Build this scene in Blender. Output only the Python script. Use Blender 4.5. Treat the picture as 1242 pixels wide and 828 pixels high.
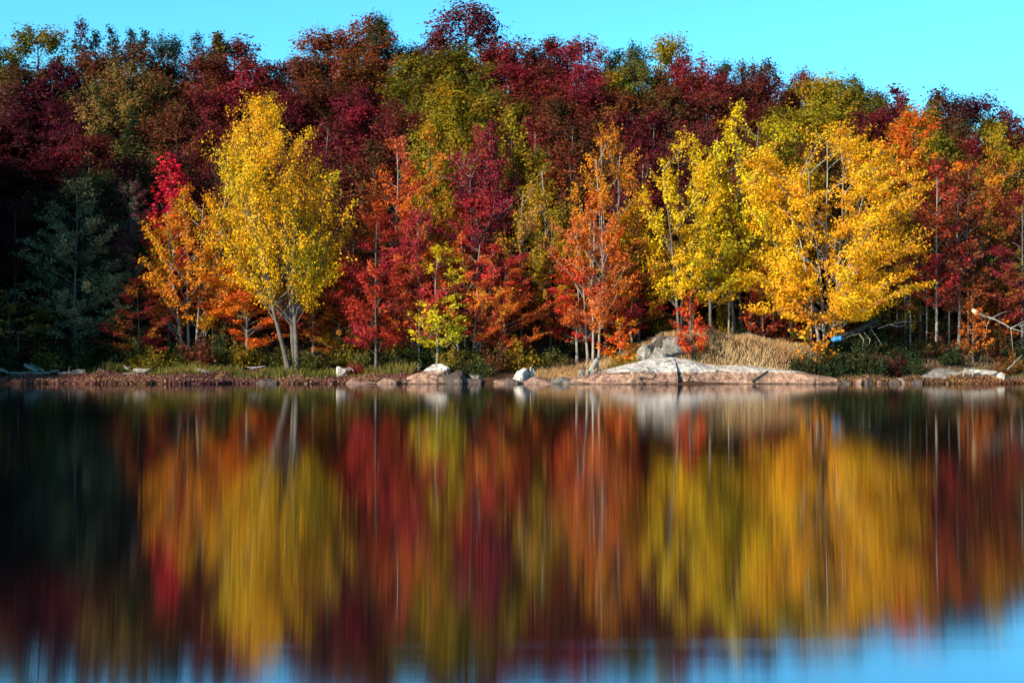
import bpy, math, random
import numpy as np
from mathutils import Vector

for o in list(bpy.data.objects):
    bpy.data.objects.remove(o)
sc = bpy.context.scene
COL = sc.collection

# ------------------------------------------------------------------ camera, world, sun, exposure
CAM_H = 2.5
HORIZON = 414.0          # photo row of eye level
F_PX = 1725.0            # focal length in photo pixels (1242 wide)
cam_d = bpy.data.cameras.new('camera')
cam = bpy.data.objects.new('camera', cam_d)
COL.objects.link(cam)
cam.location = (0, 0, CAM_H)
cam.rotation_euler = (math.radians(90), 0, 0)
cam_d.sensor_width = 36.0
cam_d.lens = 50.0
cam_d.clip_start = 0.1
cam_d.clip_end = 3000
sc.camera = cam

SUN_EL = math.radians(24)
SUN_DIR = Vector((-0.74, -0.67, 0)).normalized() * math.cos(SUN_EL)
SUN_DIR.z = math.sin(SUN_EL)
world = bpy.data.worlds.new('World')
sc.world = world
world.use_nodes = True
wn = world.node_tree
wn.nodes.clear()
w_out = wn.nodes.new('ShaderNodeOutputWorld')
w_bg = wn.nodes.new('ShaderNodeBackground')
w_sky = wn.nodes.new('ShaderNodeTexSky')
w_sky.sky_type = 'NISHITA'
w_sky.sun_disc = False
w_sky.sun_elevation = SUN_EL
w_sky.sun_rotation = math.atan2(SUN_DIR.x, SUN_DIR.y)
w_sky.air_density = 1.0
w_sky.dust_density = 0.3
w_sky.ozone_density = 3.0
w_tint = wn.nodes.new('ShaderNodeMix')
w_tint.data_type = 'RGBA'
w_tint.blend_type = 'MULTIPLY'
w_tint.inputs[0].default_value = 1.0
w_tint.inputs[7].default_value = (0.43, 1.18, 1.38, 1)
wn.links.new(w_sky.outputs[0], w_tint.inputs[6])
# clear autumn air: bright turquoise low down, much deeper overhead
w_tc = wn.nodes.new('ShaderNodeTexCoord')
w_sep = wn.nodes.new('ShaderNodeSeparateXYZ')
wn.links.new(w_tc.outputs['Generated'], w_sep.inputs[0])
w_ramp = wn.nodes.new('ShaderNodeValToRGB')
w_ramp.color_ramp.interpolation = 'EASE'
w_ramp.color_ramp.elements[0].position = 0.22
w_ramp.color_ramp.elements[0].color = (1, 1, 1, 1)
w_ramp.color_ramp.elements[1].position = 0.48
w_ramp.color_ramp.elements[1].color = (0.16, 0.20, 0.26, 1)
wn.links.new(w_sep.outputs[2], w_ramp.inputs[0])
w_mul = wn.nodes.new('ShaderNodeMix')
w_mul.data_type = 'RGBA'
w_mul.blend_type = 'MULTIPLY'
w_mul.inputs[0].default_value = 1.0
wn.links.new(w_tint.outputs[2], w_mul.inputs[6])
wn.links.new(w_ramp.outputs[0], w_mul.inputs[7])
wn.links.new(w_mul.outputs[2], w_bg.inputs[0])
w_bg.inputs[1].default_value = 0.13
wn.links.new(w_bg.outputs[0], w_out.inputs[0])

sun_d = bpy.data.lights.new('sun', 'SUN')
sun_d.energy = 5.0
sun_d.angle = math.radians(0.5)
sun_d.color = (1.0, 0.87, 0.68)
sun = bpy.data.objects.new('sun', sun_d)
COL.objects.link(sun)
sun.rotation_euler = SUN_DIR.to_track_quat('Z', 'Y').to_euler()
sun.location = (-60, -60, 60)

sc.view_settings.view_transform = 'Standard'
sc.view_settings.look = 'None'
sc.view_settings.exposure = 0.75
sc.view_settings.gamma = 1.0
sc.cycles.max_bounces = 6
sc.cycles.diffuse_bounces = 2
sc.cycles.glossy_bounces = 2
sc.cycles.transmission_bounces = 2
sc.cycles.use_denoising = True

# ------------------------------------------------------------------ materials
def new_mat(name):
    m = bpy.data.materials.new(name)
    m.use_nodes = True
    nt = m.node_tree
    nt.nodes.clear()
    out = nt.nodes.new('ShaderNodeOutputMaterial')
    return m, nt, out

def N(nt, t, **kw):
    n = nt.nodes.new(t)
    for k, v in kw.items():
        setattr(n, k, v)
    return n

def ramp(nt, fac, stops, interp='LINEAR'):
    r = nt.nodes.new('ShaderNodeValToRGB')
    r.color_ramp.interpolation = interp
    e = r.color_ramp.elements
    while len(e) < len(stops):
        e.new(0.5)
    for i, (p, c) in enumerate(stops):
        e[i].position = p
        e[i].color = tuple(c) + (1,) if len(c) == 3 else c
    nt.links.new(fac, r.inputs[0])
    return r.outputs[0]

def noise(nt, scale, detail=3, rough=0.6, coord=None, vec=None):
    n = nt.nodes.new('ShaderNodeTexNoise')
    n.inputs['Scale'].default_value = scale
    n.inputs['Detail'].default_value = detail
    n.inputs['Roughness'].default_value = rough
    if vec is not None:
        nt.links.new(vec, n.inputs['Vector'])
    return n.outputs[0]

def math_n(nt, op, a, b=None, clamp=False):
    m = nt.nodes.new('ShaderNodeMath')
    m.operation = op
    m.use_clamp = clamp
    for i, v in enumerate((a, b)):
        if v is None:
            continue
        if isinstance(v, (int, float)):
            m.inputs[i].default_value = v
        else:
            nt.links.new(v, m.inputs[i])
    return m.outputs[0]

def mixc(nt, fac, a, b, mode='MIX'):
    m = nt.nodes.new('ShaderNodeMix')
    m.data_type = 'RGBA'
    m.blend_type = mode
    for sock, v in ((m.inputs[0], fac), (m.inputs[6], a), (m.inputs[7], b)):
        if isinstance(v, (int, float)):
            sock.default_value = v
        elif isinstance(v, tuple):
            sock.default_value = tuple(v) + (1,) if len(v) == 3 else v
        else:
            nt.links.new(v, sock)
    return m.outputs[2]

def leaf_material(name, trans=0.35):
    m, nt, out = new_mat(name)
    def oa(nm):
        a = N(nt, 'ShaderNodeAttribute', attribute_type='OBJECT', attribute_name=nm)
        return a.outputs['Color']
    tc = N(nt, 'ShaderNodeTexCoord')
    info = N(nt, 'ShaderNodeObjectInfo')
    off = N(nt, 'ShaderNodeVectorMath', operation='ADD')
    nt.links.new(tc.outputs['Object'], off.inputs[0])
    comb = N(nt, 'ShaderNodeCombineXYZ')
    k = math_n(nt, 'MULTIPLY', info.outputs['Random'], 50.0)
    nt.links.new(k, comb.inputs[0]); nt.links.new(k, comb.inputs[2])
    nt.links.new(comb.outputs[0], off.inputs[1])
    rnd = N(nt, 'ShaderNodeAttribute', attribute_type='GEOMETRY', attribute_name='leaf_rand')
    n1 = noise(nt, 0.55, 2, 0.5, vec=off.outputs[0])
    n2 = noise(nt, 0.28, 1, 0.5, vec=off.outputs[0])
    f1 = math_n(nt, 'ADD', n1, math_n(nt, 'MULTIPLY', math_n(nt, 'SUBTRACT', rnd.outputs['Fac'], 0.5), 0.35))
    f1 = ramp(nt, f1, [(0.38, (0, 0, 0)), (0.62, (1, 1, 1))])
    f2 = math_n(nt, 'ADD', n2, math_n(nt, 'MULTIPLY', math_n(nt, 'SUBTRACT', rnd.outputs['Fac'], 0.5), -0.3))
    f2 = ramp(nt, f2, [(0.47, (0, 0, 0)), (0.62, (1, 1, 1))])
    c = mixc(nt, f1, oa('leaf_a'), oa('leaf_b'))
    c = mixc(nt, f2, c, oa('leaf_c'))
    hsv = N(nt, 'ShaderNodeHueSaturation')
    nt.links.new(c, hsv.inputs['Color'])
    nt.links.new(math_n(nt, 'ADD', math_n(nt, 'MULTIPLY', rnd.outputs['Fac'], 0.75), 0.6), hsv.inputs['Value'])
    d = N(nt, 'ShaderNodeBsdfPrincipled')
    d.inputs['Roughness'].default_value = 0.55
    d.inputs['Specular IOR Level'].default_value = 0.15
    nt.links.new(hsv.outputs[0], d.inputs['Base Color'])
    t = N(nt, 'ShaderNodeBsdfTranslucent')
    nt.links.new(hsv.outputs[0], t.inputs['Color'])
    mx = N(nt, 'ShaderNodeMixShader')
    mx.inputs[0].default_value = trans
    nt.links.new(d.outputs[0], mx.inputs[1]); nt.links.new(t.outputs[0], mx.inputs[2])
    nt.links.new(mx.outputs[0], out.inputs[0])
    return m

def noisy_material(name, stops, scale=3.0, rough=0.85, bump=0.3, stretch=(1, 1, 1), detail=5, bscale=None, spec=0.3):
    m, nt, out = new_mat(name)
    tc = N(nt, 'ShaderNodeTexCoord')
    mp = N(nt, 'ShaderNodeMapping')
    mp.inputs['Scale'].default_value = stretch
    nt.links.new(tc.outputs['Object'], mp.inputs[0])
    n1 = noise(nt, scale, detail, 0.65, vec=mp.outputs[0])
    c = ramp(nt, n1, stops)
    d = N(nt, 'ShaderNodeBsdfPrincipled')
    d.inputs['Roughness'].default_value = rough
    d.inputs['Specular IOR Level'].default_value = spec
    nt.links.new(c, d.inputs['Base Color'])
    b = N(nt, 'ShaderNodeBump')
    b.inputs['Strength'].default_value = bump
    b.inputs['Distance'].default_value = 0.08
    nt.links.new(noise(nt, bscale or scale * 3, 4, 0.6, vec=mp.outputs[0]), b.inputs['Height'])
    nt.links.new(b.outputs[0], d.inputs['Normal'])
    nt.links.new(d.outputs[0], out.inputs[0])
    return m

M_LEAF = leaf_material('leaves')
M_BARK_PALE = noisy_material('pale_grey_bark', [(0.3, (0.12, 0.10, 0.085)), (0.55, (0.27, 0.24, 0.21)), (0.75, (0.42, 0.39, 0.35))], 2.5, stretch=(2, 2, .6))
M_BARK_GREY = noisy_material('grey_bark', [(0.3, (0.05, 0.042, 0.036)), (0.6, (0.13, 0.11, 0.095)), (0.8, (0.22, 0.20, 0.17))], 2.5, stretch=(2, 2, .6))
M_BARK_DARK = noisy_material('dark_bark', [(0.3, (0.03, 0.025, 0.022)), (0.7, (0.09, 0.075, 0.06))], 2.5, stretch=(2, 2, .6))
M_GROUND = noisy_material('leaf_litter_ground', [(0.3, (0.03, 0.02, 0.012)), (0.5, (0.07, 0.035, 0.018)), (0.62, (0.13, 0.055, 0.02)), (0.8, (0.16, 0.11, 0.04))], 4.0, detail=9, bump=1.0, bscale=9)
M_DRIFT = noisy_material('bleached_wood', [(0.35, (0.16, 0.14, 0.12)), (0.65, (0.58, 0.55, 0.50))], 5, bump=1.0, stretch=(1, 6, 6))
M_DRIFT_GREY = noisy_material('weathered_wood', [(0.3, (0.16, 0.15, 0.14)), (0.7, (0.38, 0.36, 0.34))], 4, stretch=(1, 6, 6))
M_LOG_DARK = noisy_material('dark_log_bark', [(0.3, (0.02, 0.018, 0.016)), (0.7, (0.07, 0.06, 0.05))], 4)
M_BLUE = noisy_material('mottled_blue', [(0.3, (0.03, 0.15, 0.36)), (0.7, (0.05, 0.24, 0.50))], 4, rough=0.5)
M_ROCK_PINK = noisy_material('pinkish_brown_rock', [(0.25, (0.06, 0.035, 0.03)), (0.5, (0.20, 0.12, 0.095)), (0.72, (0.36, 0.24, 0.17))], 3.6, detail=9, bump=1.0, bscale=7)
M_ROCK_WHITE = noisy_material('white_rock', [(0.25, (0.16, 0.13, 0.11)), (0.5, (0.48, 0.44, 0.40)), (0.72, (0.68, 0.65, 0.60))], 3.6, detail=9, bump=1.0, bscale=7)
M_ROCK_GREY = noisy_material('grey_lichen_rock', [(0.3, (0.06, 0.055, 0.05)), (0.5, (0.19, 0.17, 0.15)), (0.72, (0.38, 0.35, 0.32))], 3.6, detail=9, bump=1.0, bscale=7)
M_ROCK_DARK = noisy_material('dark_wet_rock', [(0.3, (0.03, 0.025, 0.025)), (0.7, (0.12, 0.09, 0.075))], 3.6, detail=9, bump=1.0, bscale=7)
M_STRAW = None

def banded_rock(name, zband, lo, hi, amp=0.35):
    """rock with a bleached, lichen-spotted crown and an iron-stained waterline band"""
    m, nt, out = new_mat(name)
    g = N(nt, 'ShaderNodeNewGeometry')
    sep = N(nt, 'ShaderNodeSeparateXYZ')
    nt.links.new(g.outputs['Position'], sep.inputs[0])
    p = g.outputs['Position']
    nz = noise(nt, 0.9, 4, 0.6, vec=p)
    zz = math_n(nt, 'ADD', sep.outputs[2], math_n(nt, 'MULTIPLY', math_n(nt, 'SUBTRACT', nz, 0.5), amp))
    fac = math_n(nt, 'MULTIPLY', math_n(nt, 'SUBTRACT', zz, zband), 9.0, clamp=True)
    n1 = noise(nt, 3.4, 9, 0.75, vec=p)
    clo = ramp(nt, n1, lo)
    chi = ramp(nt, n1, hi)
    c = mixc(nt, fac, clo, chi)
    # dark joints
    mp = N(nt, 'ShaderNodeMapping')
    mp.inputs['Scale'].default_value = (0.55, 0.3, 1.1)
    mp.inputs['Rotation'].default_value = (0.2, 0.75, 0)
    nt.links.new(p, mp.inputs[0])
    v = N(nt, 'ShaderNodeTexVoronoi', feature='DISTANCE_TO_EDGE')
    v.inputs['Scale'].default_value = 1.0
    nt.links.new(mp.outputs[0], v.inputs['Vector'])
    cr = ramp(nt, v.outputs['Distance'], [(0.0, (0.25, 0.23, 0.22)), (0.022, (1, 1, 1))])
    gate = ramp(nt, noise(nt, 0.8, 2, 0.5, vec=p), [(0.53, (0, 0, 0)), (0.60, (1, 1, 1))])
    cr = mixc(nt, gate, (1.0, 1.0, 1.0), cr)
    c = mixc(nt, 1.0, c, cr, 'MULTIPLY')
    wet = ramp(nt, math_n(nt, 'MULTIPLY', sep.outputs[2], 1.0), [(0.03, (0.35, 0.33, 0.32)), (0.10, (1, 1, 1))])
    c = mixc(nt, 1.0, c, wet, 'MULTIPLY')
    d = N(nt, 'ShaderNodeBsdfPrincipled')
    d.inputs['Roughness'].default_value = 0.85
    nt.links.new(c, d.inputs['Base Color'])
    b = N(nt, 'ShaderNodeBump')
    b.inputs['Strength'].default_value = 0.8
    b.inputs['Distance'].default_value = 0.12
    nt.links.new(math_n(nt, 'ADD', noise(nt, 3.5, 6, 0.7, vec=p), math_n(nt, 'MULTIPLY', cr, 0.5)), b.inputs['Height'])
    nt.links.new(b.outputs[0], d.inputs['Normal'])
    nt.links.new(d.outputs[0], out.inputs[0])
    return m

PINK_LO = [(0.36, (0.07, 0.035, 0.03)), (0.5, (0.26, 0.15, 0.11)), (0.62, (0.50, 0.31, 0.19))]
WHITE_HI = [(0.40, (0.10, 0.09, 0.085)), (0.48, (0.46, 0.44, 0.42)), (0.62, (0.74, 0.72, 0.69))]
M_LEDGE = banded_rock('banded_ledge_rock', 0.66, PINK_LO, WHITE_HI)
M_BOULDER = banded_rock('banded_boulder_rock', 0.75, PINK_LO, WHITE_HI, 0.5)

# water: long smooth swell and fine wind ripples that smear reflections vertically
def water_material():
    m, nt, out = new_mat('lake_water')
    g = N(nt, 'ShaderNodeNewGeometry')
    mp = N(nt, 'ShaderNodeMapping')
    mp.inputs['Scale'].default_value = (0.35, 3.0, 1)
    nt.links.new(g.outputs['Position'], mp.inputs[0])
    n1 = noise(nt, 1.0, 3, 0.55, vec=mp.outputs[0])
    mp2 = N(nt, 'ShaderNodeMapping')
    mp2.inputs['Scale'].default_value = (0.03, 0.8, 1)
    nt.links.new(g.outputs['Position'], mp2.inputs[0])
    n2 = noise(nt, 1.0, 2, 0.5, vec=mp2.outputs[0])
    b = N(nt, 'ShaderNodeBump')
    b.inputs['Strength'].default_value = 0.015
    b.inputs['Distance'].default_value = 0.02
    nt.links.new(n1, b.inputs['Height'])
    gl = N(nt, 'ShaderNodeBsdfGlossy')
    gl.distribution = 'BECKMANN'
    gl.inputs['Color'].default_value = (0.84, 0.84, 0.84, 1)
    gl.inputs['Anisotropy'].default_value = 0.8
    tg = N(nt, 'ShaderNodeCombineXYZ')
    tg.inputs[0].default_value = 1.0
    nt.links.new(tg.outputs[0], gl.inputs['Tangent'])
    r = ramp(nt, n2, [(0.60, (0.040,) * 3), (0.68, (0.049,) * 3)])
    rv = N(nt, 'ShaderNodeRGBToBW')
    nt.links.new(r, rv.inputs[0])
    nt.links.new(rv.outputs[0], gl.inputs['Roughness'])
    nt.links.new(b.outputs[0], gl.inputs['Normal'])
    df = N(nt, 'ShaderNodeBsdfDiffuse')
    df.inputs['Color'].default_value = (0.004, 0.006, 0.008, 1)
    fr = N(nt, 'ShaderNodeFresnel')
    fr.inputs['IOR'].default_value = 1.7
    fac = math_n(nt, 'MULTIPLY', math_n(nt, 'POWER', fr.outputs[0], 0.45), 1.0, clamp=True)
    mx = N(nt, 'ShaderNodeMixShader')
    nt.links.new(fac, mx.inputs[0])
    nt.links.new(df.outputs[0], mx.inputs[1]); nt.links.new(gl.outputs[0], mx.inputs[2])
    nt.links.new(mx.outputs[0], out.inputs[0])
    return m
M_WATER = water_material()

# ------------------------------------------------------------------ object helpers
def tag(o, label=None, cat=None, group=None, kind=None):
    if label: o['label'] = label
    if cat: o['category'] = cat
    if group: o['group'] = group
    if kind: o['kind'] = kind
    return o

def link(name, me, mat=None, parent=None, loc=None):
    o = bpy.data.objects.new(name, me)
    COL.objects.link(o)
    if mat is not None and len(me.materials) == 0:
        me.materials.append(mat)
    if parent is not None: o.parent = parent
    if loc is not None: o.location = loc
    return o

def empty(name, loc, rz=0, s=(1, 1, 1)):
    o = bpy.data.objects.new(name, None)
    COL.objects.link(o)
    o.location = loc; o.rotation_euler = (0, 0, rz); o.scale = s
    return o

def quads(name, V, rnd=None):
    """V (n,4,3) -> mesh of n separate quads"""
    n = len(V)
    me = bpy.data.meshes.new(name)
    me.vertices.add(4 * n)
    me.vertices.foreach_set('co', V.reshape(-1).astype(np.float32))
    me.loops.add(4 * n)
    me.loops.foreach_set('vertex_index', np.arange(4 * n, dtype=np.int32))
    me.polygons.add(n)
    me.polygons.foreach_set('loop_start', np.arange(0, 4 * n, 4, dtype=np.int32))
    me.update(calc_edges=True)
    if rnd is not None:
        a = me.attributes.new('leaf_rand', 'FLOAT', 'FACE')
        a.data.foreach_set('value', rnd.astype(np.float32))
    return me

class Tubes:
    def __init__(self):
        self.v = []; self.f = []; self.n = 0
    def add(self, pts, radii, sides=5, cap=True):
        pts = np.asarray(pts, float)
        k = len(pts)
        tan = np.gradient(pts, axis=0)
        tan /= (np.linalg.norm(tan, axis=1, keepdims=True) + 1e-9)
        ref = np.array([0.0, 0.0, 1.0]) if abs(tan[0, 2]) < 0.9 else np.array([1.0, 0, 0])
        a = np.cross(tan, ref); a /= (np.linalg.norm(a, axis=1, keepdims=True) + 1e-9)
        b = np.cross(tan, a)
        ang = np.linspace(0, 2 * math.pi, sides, endpoint=False)
        ring = (a[:, None, :] * np.cos(ang)[None, :, None] + b[:, None, :] * np.sin(ang)[None, :, None])
        V = pts[:, None, :] + ring * np.asarray(radii)[:, None, None]
        base = self.n
        self.v.extend(V.reshape(-1, 3).tolist())
        for i in range(k - 1):
            for j in range(sides):
                j2 = (j + 1) % sides
                self.f.append((base + i * sides + j, base + i * sides + j2, base + (i + 1) * sides + j2, base + (i + 1) * sides + j))
        self.n += k * sides
        if cap:
            self.f.append(tuple(base + (k - 1) * sides + j for j in range(sides)))
            self.f.append(tuple(base + j for j in reversed(range(sides))))
    def mesh(self, name, smooth=True):
        me = bpy.data.meshes.new(name)
        me.from_pydata(self.v, [], self.f)
        if smooth:
            me.polygons.foreach_set('use_smooth', [True] * len(me.polygons))
        me.update()
        return me

# ------------------------------------------------------------------ terrain
def smooth(x):
    x = np.clip(x, 0, 1)
    return x * x * (3 - 2 * x)

_rs = np.random.RandomState(5)
_ph = _rs.rand(24) * 6.28
def wob(x, y, s=1.0):
    return (np.sin(x * 0.31 * s + _ph[0]) * np.cos(y * 0.27 * s + _ph[1]) + 0.6 * np.sin(x * 0.83 * s + y * 0.5 * s + _ph[2])
            + 0.35 * np.sin(x * 1.7 * s - y * 1.3 * s + _ph[3])) / 1.6

def ground_z(x, y):
    x = np.asarray(x, float); y = np.asarray(y, float)
    shore = 84.3 + 0.45 * np.sin(x * 0.4 + 1) + 0.3 * np.sin(x * 1.1) + 0.22 * np.sin(x * 2.7 + 2) + 0.12 * np.sin(x * 5.9) - 0.9 * np.exp(-((x - 11) / 7.0) ** 2)
    d = y - shore
    lake = -1.8 + 1.8 * smooth((d + 6) / 6)
    bank = 0.40 * smooth(d / 2.2) + 0.65 * smooth((d - 1.6) / 4)
    ridge = np.interp(x, [-90, -50, 0, 15, 30, 50, 95], [18, 21, 20.5, 18.5, 14.5, 11.5, 10])
    hill = ridge * np.interp(y, [91, 96, 102, 111, 121, 131, 141, 150, 175, 260], [0, .13, .27, .42, .60, .79, .96, 1.0, .85, .3])
    kn = 0.98 * smooth((y - 86.2 - np.maximum(x - 22, 0) * .25) / 2.2) * smooth((x - 5) / 5) * smooth((44 - x) / 8) * smooth((99 - y) / 7) + 0.95 * np.exp(-((x - 12.0) / 4.6) ** 2 - ((y - 88.6) / 2.5) ** 2) * smooth((d - 0.4) / 2.2)
    z = np.where(d < 0, lake, bank + hill + kn + 0.09 * wob(x, y, 2.2) * smooth(d / 2))
    # off-frame headland on the left
    hd = np.exp(-((x + 64) / 20.0) ** 2 - ((y - 76) / 20.0) ** 2)
    z = np.where(x < -30, np.maximum(z, -1.8 + 20 * hd), z)
    # shore behind the viewer and land beyond the ridge
    z = np.maximum(z, -1.8 + 6.0 * smooth((-12 - y) / 20))
    z = np.maximum(z, -1.8 + 7.0 * smooth((np.abs(x) - 130) / 60))
    return z

def gz(x, y):
    return float(ground_z(x, y))

def grid_mesh(name, xs, ys):
    X, Y = np.meshgrid(xs, ys)
    Z = ground_z(X, Y)
    V = np.stack([X, Y, Z], -1).reshape(-1, 3)
    nx, ny = len(xs), len(ys)
    i = np.arange(nx - 1)[None, :] + nx * np.arange(ny - 1)[:, None]
    F = np.stack([i, i + 1, i + 1 + nx, i + nx], -1).reshape(-1, 4)
    me = bpy.data.meshes.new(name)
    me.from_pydata(V.tolist(), [], F.tolist())
    me.polygons.foreach_set('use_smooth', [True] * len(me.polygons))
    me.update()
    return me

xs = np.concatenate([[-1200, -600, -300], np.arange(-200, -50, 5), np.arange(-50, 50, 0.6), np.arange(50, 201, 5), [300, 600, 1200]])
ys = np.concatenate([[-800, -300, -100], np.arange(-60, 30, 6), np.arange(30, 80, 2), np.arange(80, 96, 0.35), np.arange(96, 180, 1.8), [190, 220, 260, 400, 800, 1600]])
o = link('ground', grid_mesh('ground', xs, ys), M_GROUND)
tag(o, kind='structure')
wm = bpy.data.meshes.new('lake')
wm.from_pydata([(-1100, -700, 0), (1100, -700, 0), (1100, 120, 0), (-1100, 120, 0)], [], [(0, 1, 2, 3)])
o = link('lake_water', wm, M_WATER)
tag(o, kind='structure')

def PX(px, Y): return (px - 621.0) / F_PX * Y
def PZ(py, Y): return CAM_H + (HORIZON - py) / F_PX * Y

# ------------------------------------------------------------------ tree prototypes
def prof(kind, t):
    if kind == 'oval':   return np.sin(np.pi * np.clip(0.12 + 0.86 * t, 0, 1)) ** 0.75
    if kind == 'egg':    return np.interp(t, [0, .12, .35, .6, .85, 1], [.45, .8, 1, .82, .45, .08])
    if kind == 'spread': return np.interp(t, [0, .15, .4, .7, .9, 1], [.55, .85, 1, .85, .55, .2])
    if kind == 'cone':   return np.interp(t, [0, .1, .3, .7, 1], [.6, .95, 1, .45, .03])
    if kind == 'flame':  return np.interp(t, [0, .2, .5, .8, 1], [.6, 1, .85, .5, .06])
    if kind == 'round':  return np.interp(t, [0, .15, .5, .8, .95, 1], [.5, .85, 1, .8, .45, .2])
    return np.ones_like(t)

def make_tree(seed, H, W, kind='oval', base=0.25, limbs=45, twigs=9, leaves=16, leaf=0.16, rise=0.8,
              stems=((0, 0, 1.0, 0, 0),), trad=0.16, twig_len=0.9, flat=0.3, droop=0.0, visible_limbs=1.0, gap=0.0, sides=5, spread=0.13, dirs=0.5, normal_out=0.8):
    rs = np.random.RandomState(seed)
    T = Tubes()
    ZS = []
    def stem_pt(st, h):
        dx, dy, hf, bx, by = st
        q = np.clip(h / (H * hf), 0, 1.2)
        w = 0.12 * np.sin(q * 7 + dx * 3 + seed) * q * H / 12
        return np.array([bx + dx * q ** 1.15 + w, by + dy * q ** 1.15 + 0.7 * w, h])
    for st in stems:
        hh = np.linspace(-0.4, H * st[2] * 0.96, 12)
        pts = np.array([stem_pt(st, max(h, 0)) + np.array([0, 0, min(h, 0)]) for h in hh])
        q = np.clip(hh / (H * st[2]), 0, 1)
        r = trad * (1 - 0.9 * q ** 0.9) * (1 + 0.55 * np.exp(-np.maximum(hh, 0) / 0.5)) + 0.012
        T.add(pts, r, 7)
    R = W / 2
    twP, twD, twL = [], [], []
    ga = rs.rand() * 6.28
    holes = [(rs.rand(), rs.rand() * 6.28) for _ in range(int(gap))]
    for i in range(limbs):
        t = (i + rs.rand()) / limbs
        t = t ** 0.9
        az = ga + i * 2.39996 + rs.normal(0, 0.3)
        if any(abs(t - ht) < 0.11 and abs((az - ha + math.pi) % (2 * math.pi) - math.pi) < 0.8 for ht, ha in holes):
            continue
        he = H * (base + (1 - base) * t)
        re = R * float(prof(kind, np.array(t))) * (rs.uniform(0.3, 1.0) ** 0.75 * 1.12)
        st = stems[rs.randint(len(stems))]
        if len(stems) > 1:
            best = min(stems, key=lambda s: -math.cos(az) * s[0] - math.sin(az) * s[1] + rs.normal(0, 1.2))
            st = best
        cst = np.mean([stem_pt(s, he) for s in stems], axis=0) if len(stems) > 1 else stem_pt(st, he)
        end = cst + np.array([math.cos(az) * re, math.sin(az) * re, 0])
        hs = max(he - re * rise * rs.uniform(0.7, 1.3), base * H * rs.uniform(0.55, 0.95))
        hs = min(hs, H * st[2] * 0.93)
        p0 = stem_pt(st, hs)
        mid = (p0 + end) / 2 + np.array([0, 0, (0.10 - 0.05 * rise) * re + 0.12 * re * droop]) + rs.normal(0, 0.12, 3)
        end[2] -= droop * re * 0.35
        s = np.linspace(0, 1, 6)[:, None]
        pts = (1 - s) ** 2 * p0 + 2 * s * (1 - s) * mid + s ** 2 * end
        L = np.linalg.norm(end - p0)
        r0 = min(0.010 + 0.010 * L, trad * 0.45)
        T.add(pts, np.linspace(r0, 0.008, 6), 4 if r0 > .03 else 3, cap=False)
        ldir = (end - p0) / (L + 1e-6)
        nt_ = max(3, int(twigs * rs.uniform(0.7, 1.3) * (0.5 + 0.5 * min(re / R, 1.2))))
        for j in range(nt_):
            u = 1 - (rs.rand() ** 1.3) * 0.72
            p = (1 - u) ** 2 * p0 + 2 * u * (1 - u) * mid + u ** 2 * end
            out = np.array([math.cos(az), math.sin(az), 0.0])
            d = ldir * 0.7 + rs.normal(0, dirs, 3) * np.array([1, 1, flat]) + out * 0.2 + np.array([0, 0, 0.25 * rise - 0.3 * droop])
            d /= np.linalg.norm(d)
            twP.append(p); twD.append(d); twL.append(twig_len * rs.uniform(0.5, 1.2))
    twP = np.array(twP); twD = np.array(twD); twL = np.array(twL)
    if visible_limbs > 0:
        for i in range(len(twP)):
            if rs.rand() < visible_limbs:
                T.add(np.array([twP[i], twP[i] + twD[i] * twL[i] * 0.5 + rs.normal(0, .03, 3), twP[i] + twD[i] * twL[i]]), [0.012, 0.009, 0.004], 3, cap=False)
    n = len(twP) * leaves
    k = np.repeat(np.arange(len(twP)), leaves)
    u = rs.rand(n) ** 0.8
    P = twP[k] + twD[k] * (twL[k] * u)[:, None]
    P += rs.normal(0, 1, (n, 3)) * spread * np.array([1, 1, 0.35 + 0.65 * flat / 0.6])[None]
    P[:, 2] = np.maximum(P[:, 2], 0.25)
    nrm = rs.normal(0, 1, (n, 3)) * np.array([1, 1, 0.8]); nrm[:, 2] += 0.35
    cxy = np.array([np.mean([stem_pt(q_, H * .6)[0] for q_ in stems]), np.mean([stem_pt(q_, H * .6)[1] for q_ in stems]), H * (base + .5) * .72])
    ow = (P - cxy) / np.array([R, R, H * .5]); ow /= np.linalg.norm(ow, axis=1, keepdims=True) + 1e-6
    tw_out = (twP[k] + twD[k] * twL[k][:, None] * .35); lo = P - tw_out; lo /= np.linalg.norm(lo, axis=1, keepdims=True) + 1e-6
    nrm += ow * normal_out + lo * normal_out * .5
    nrm /= np.linalg.norm(nrm, axis=1, keepdims=True)
    a = np.cross(nrm, rs.normal(0, 1, (n, 3))); a /= np.linalg.norm(a, axis=1, keepdims=True)
    b = np.cross(nrm, a)
    sz = leaf * rs.uniform(0.45, 1.4, n)[:, None]
    V = np.stack([P - a * sz * 0.55, P - b * sz * 0.40 + a * sz * .05, P + a * sz * 0.55, P + b * sz * 0.40 + a * sz * .05], 1)
    crown = quads('crown', V, rs.rand(n))
    crown.materials.append(M_LEAF)
    return T.mesh('trunk'), crown, H, W

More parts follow.
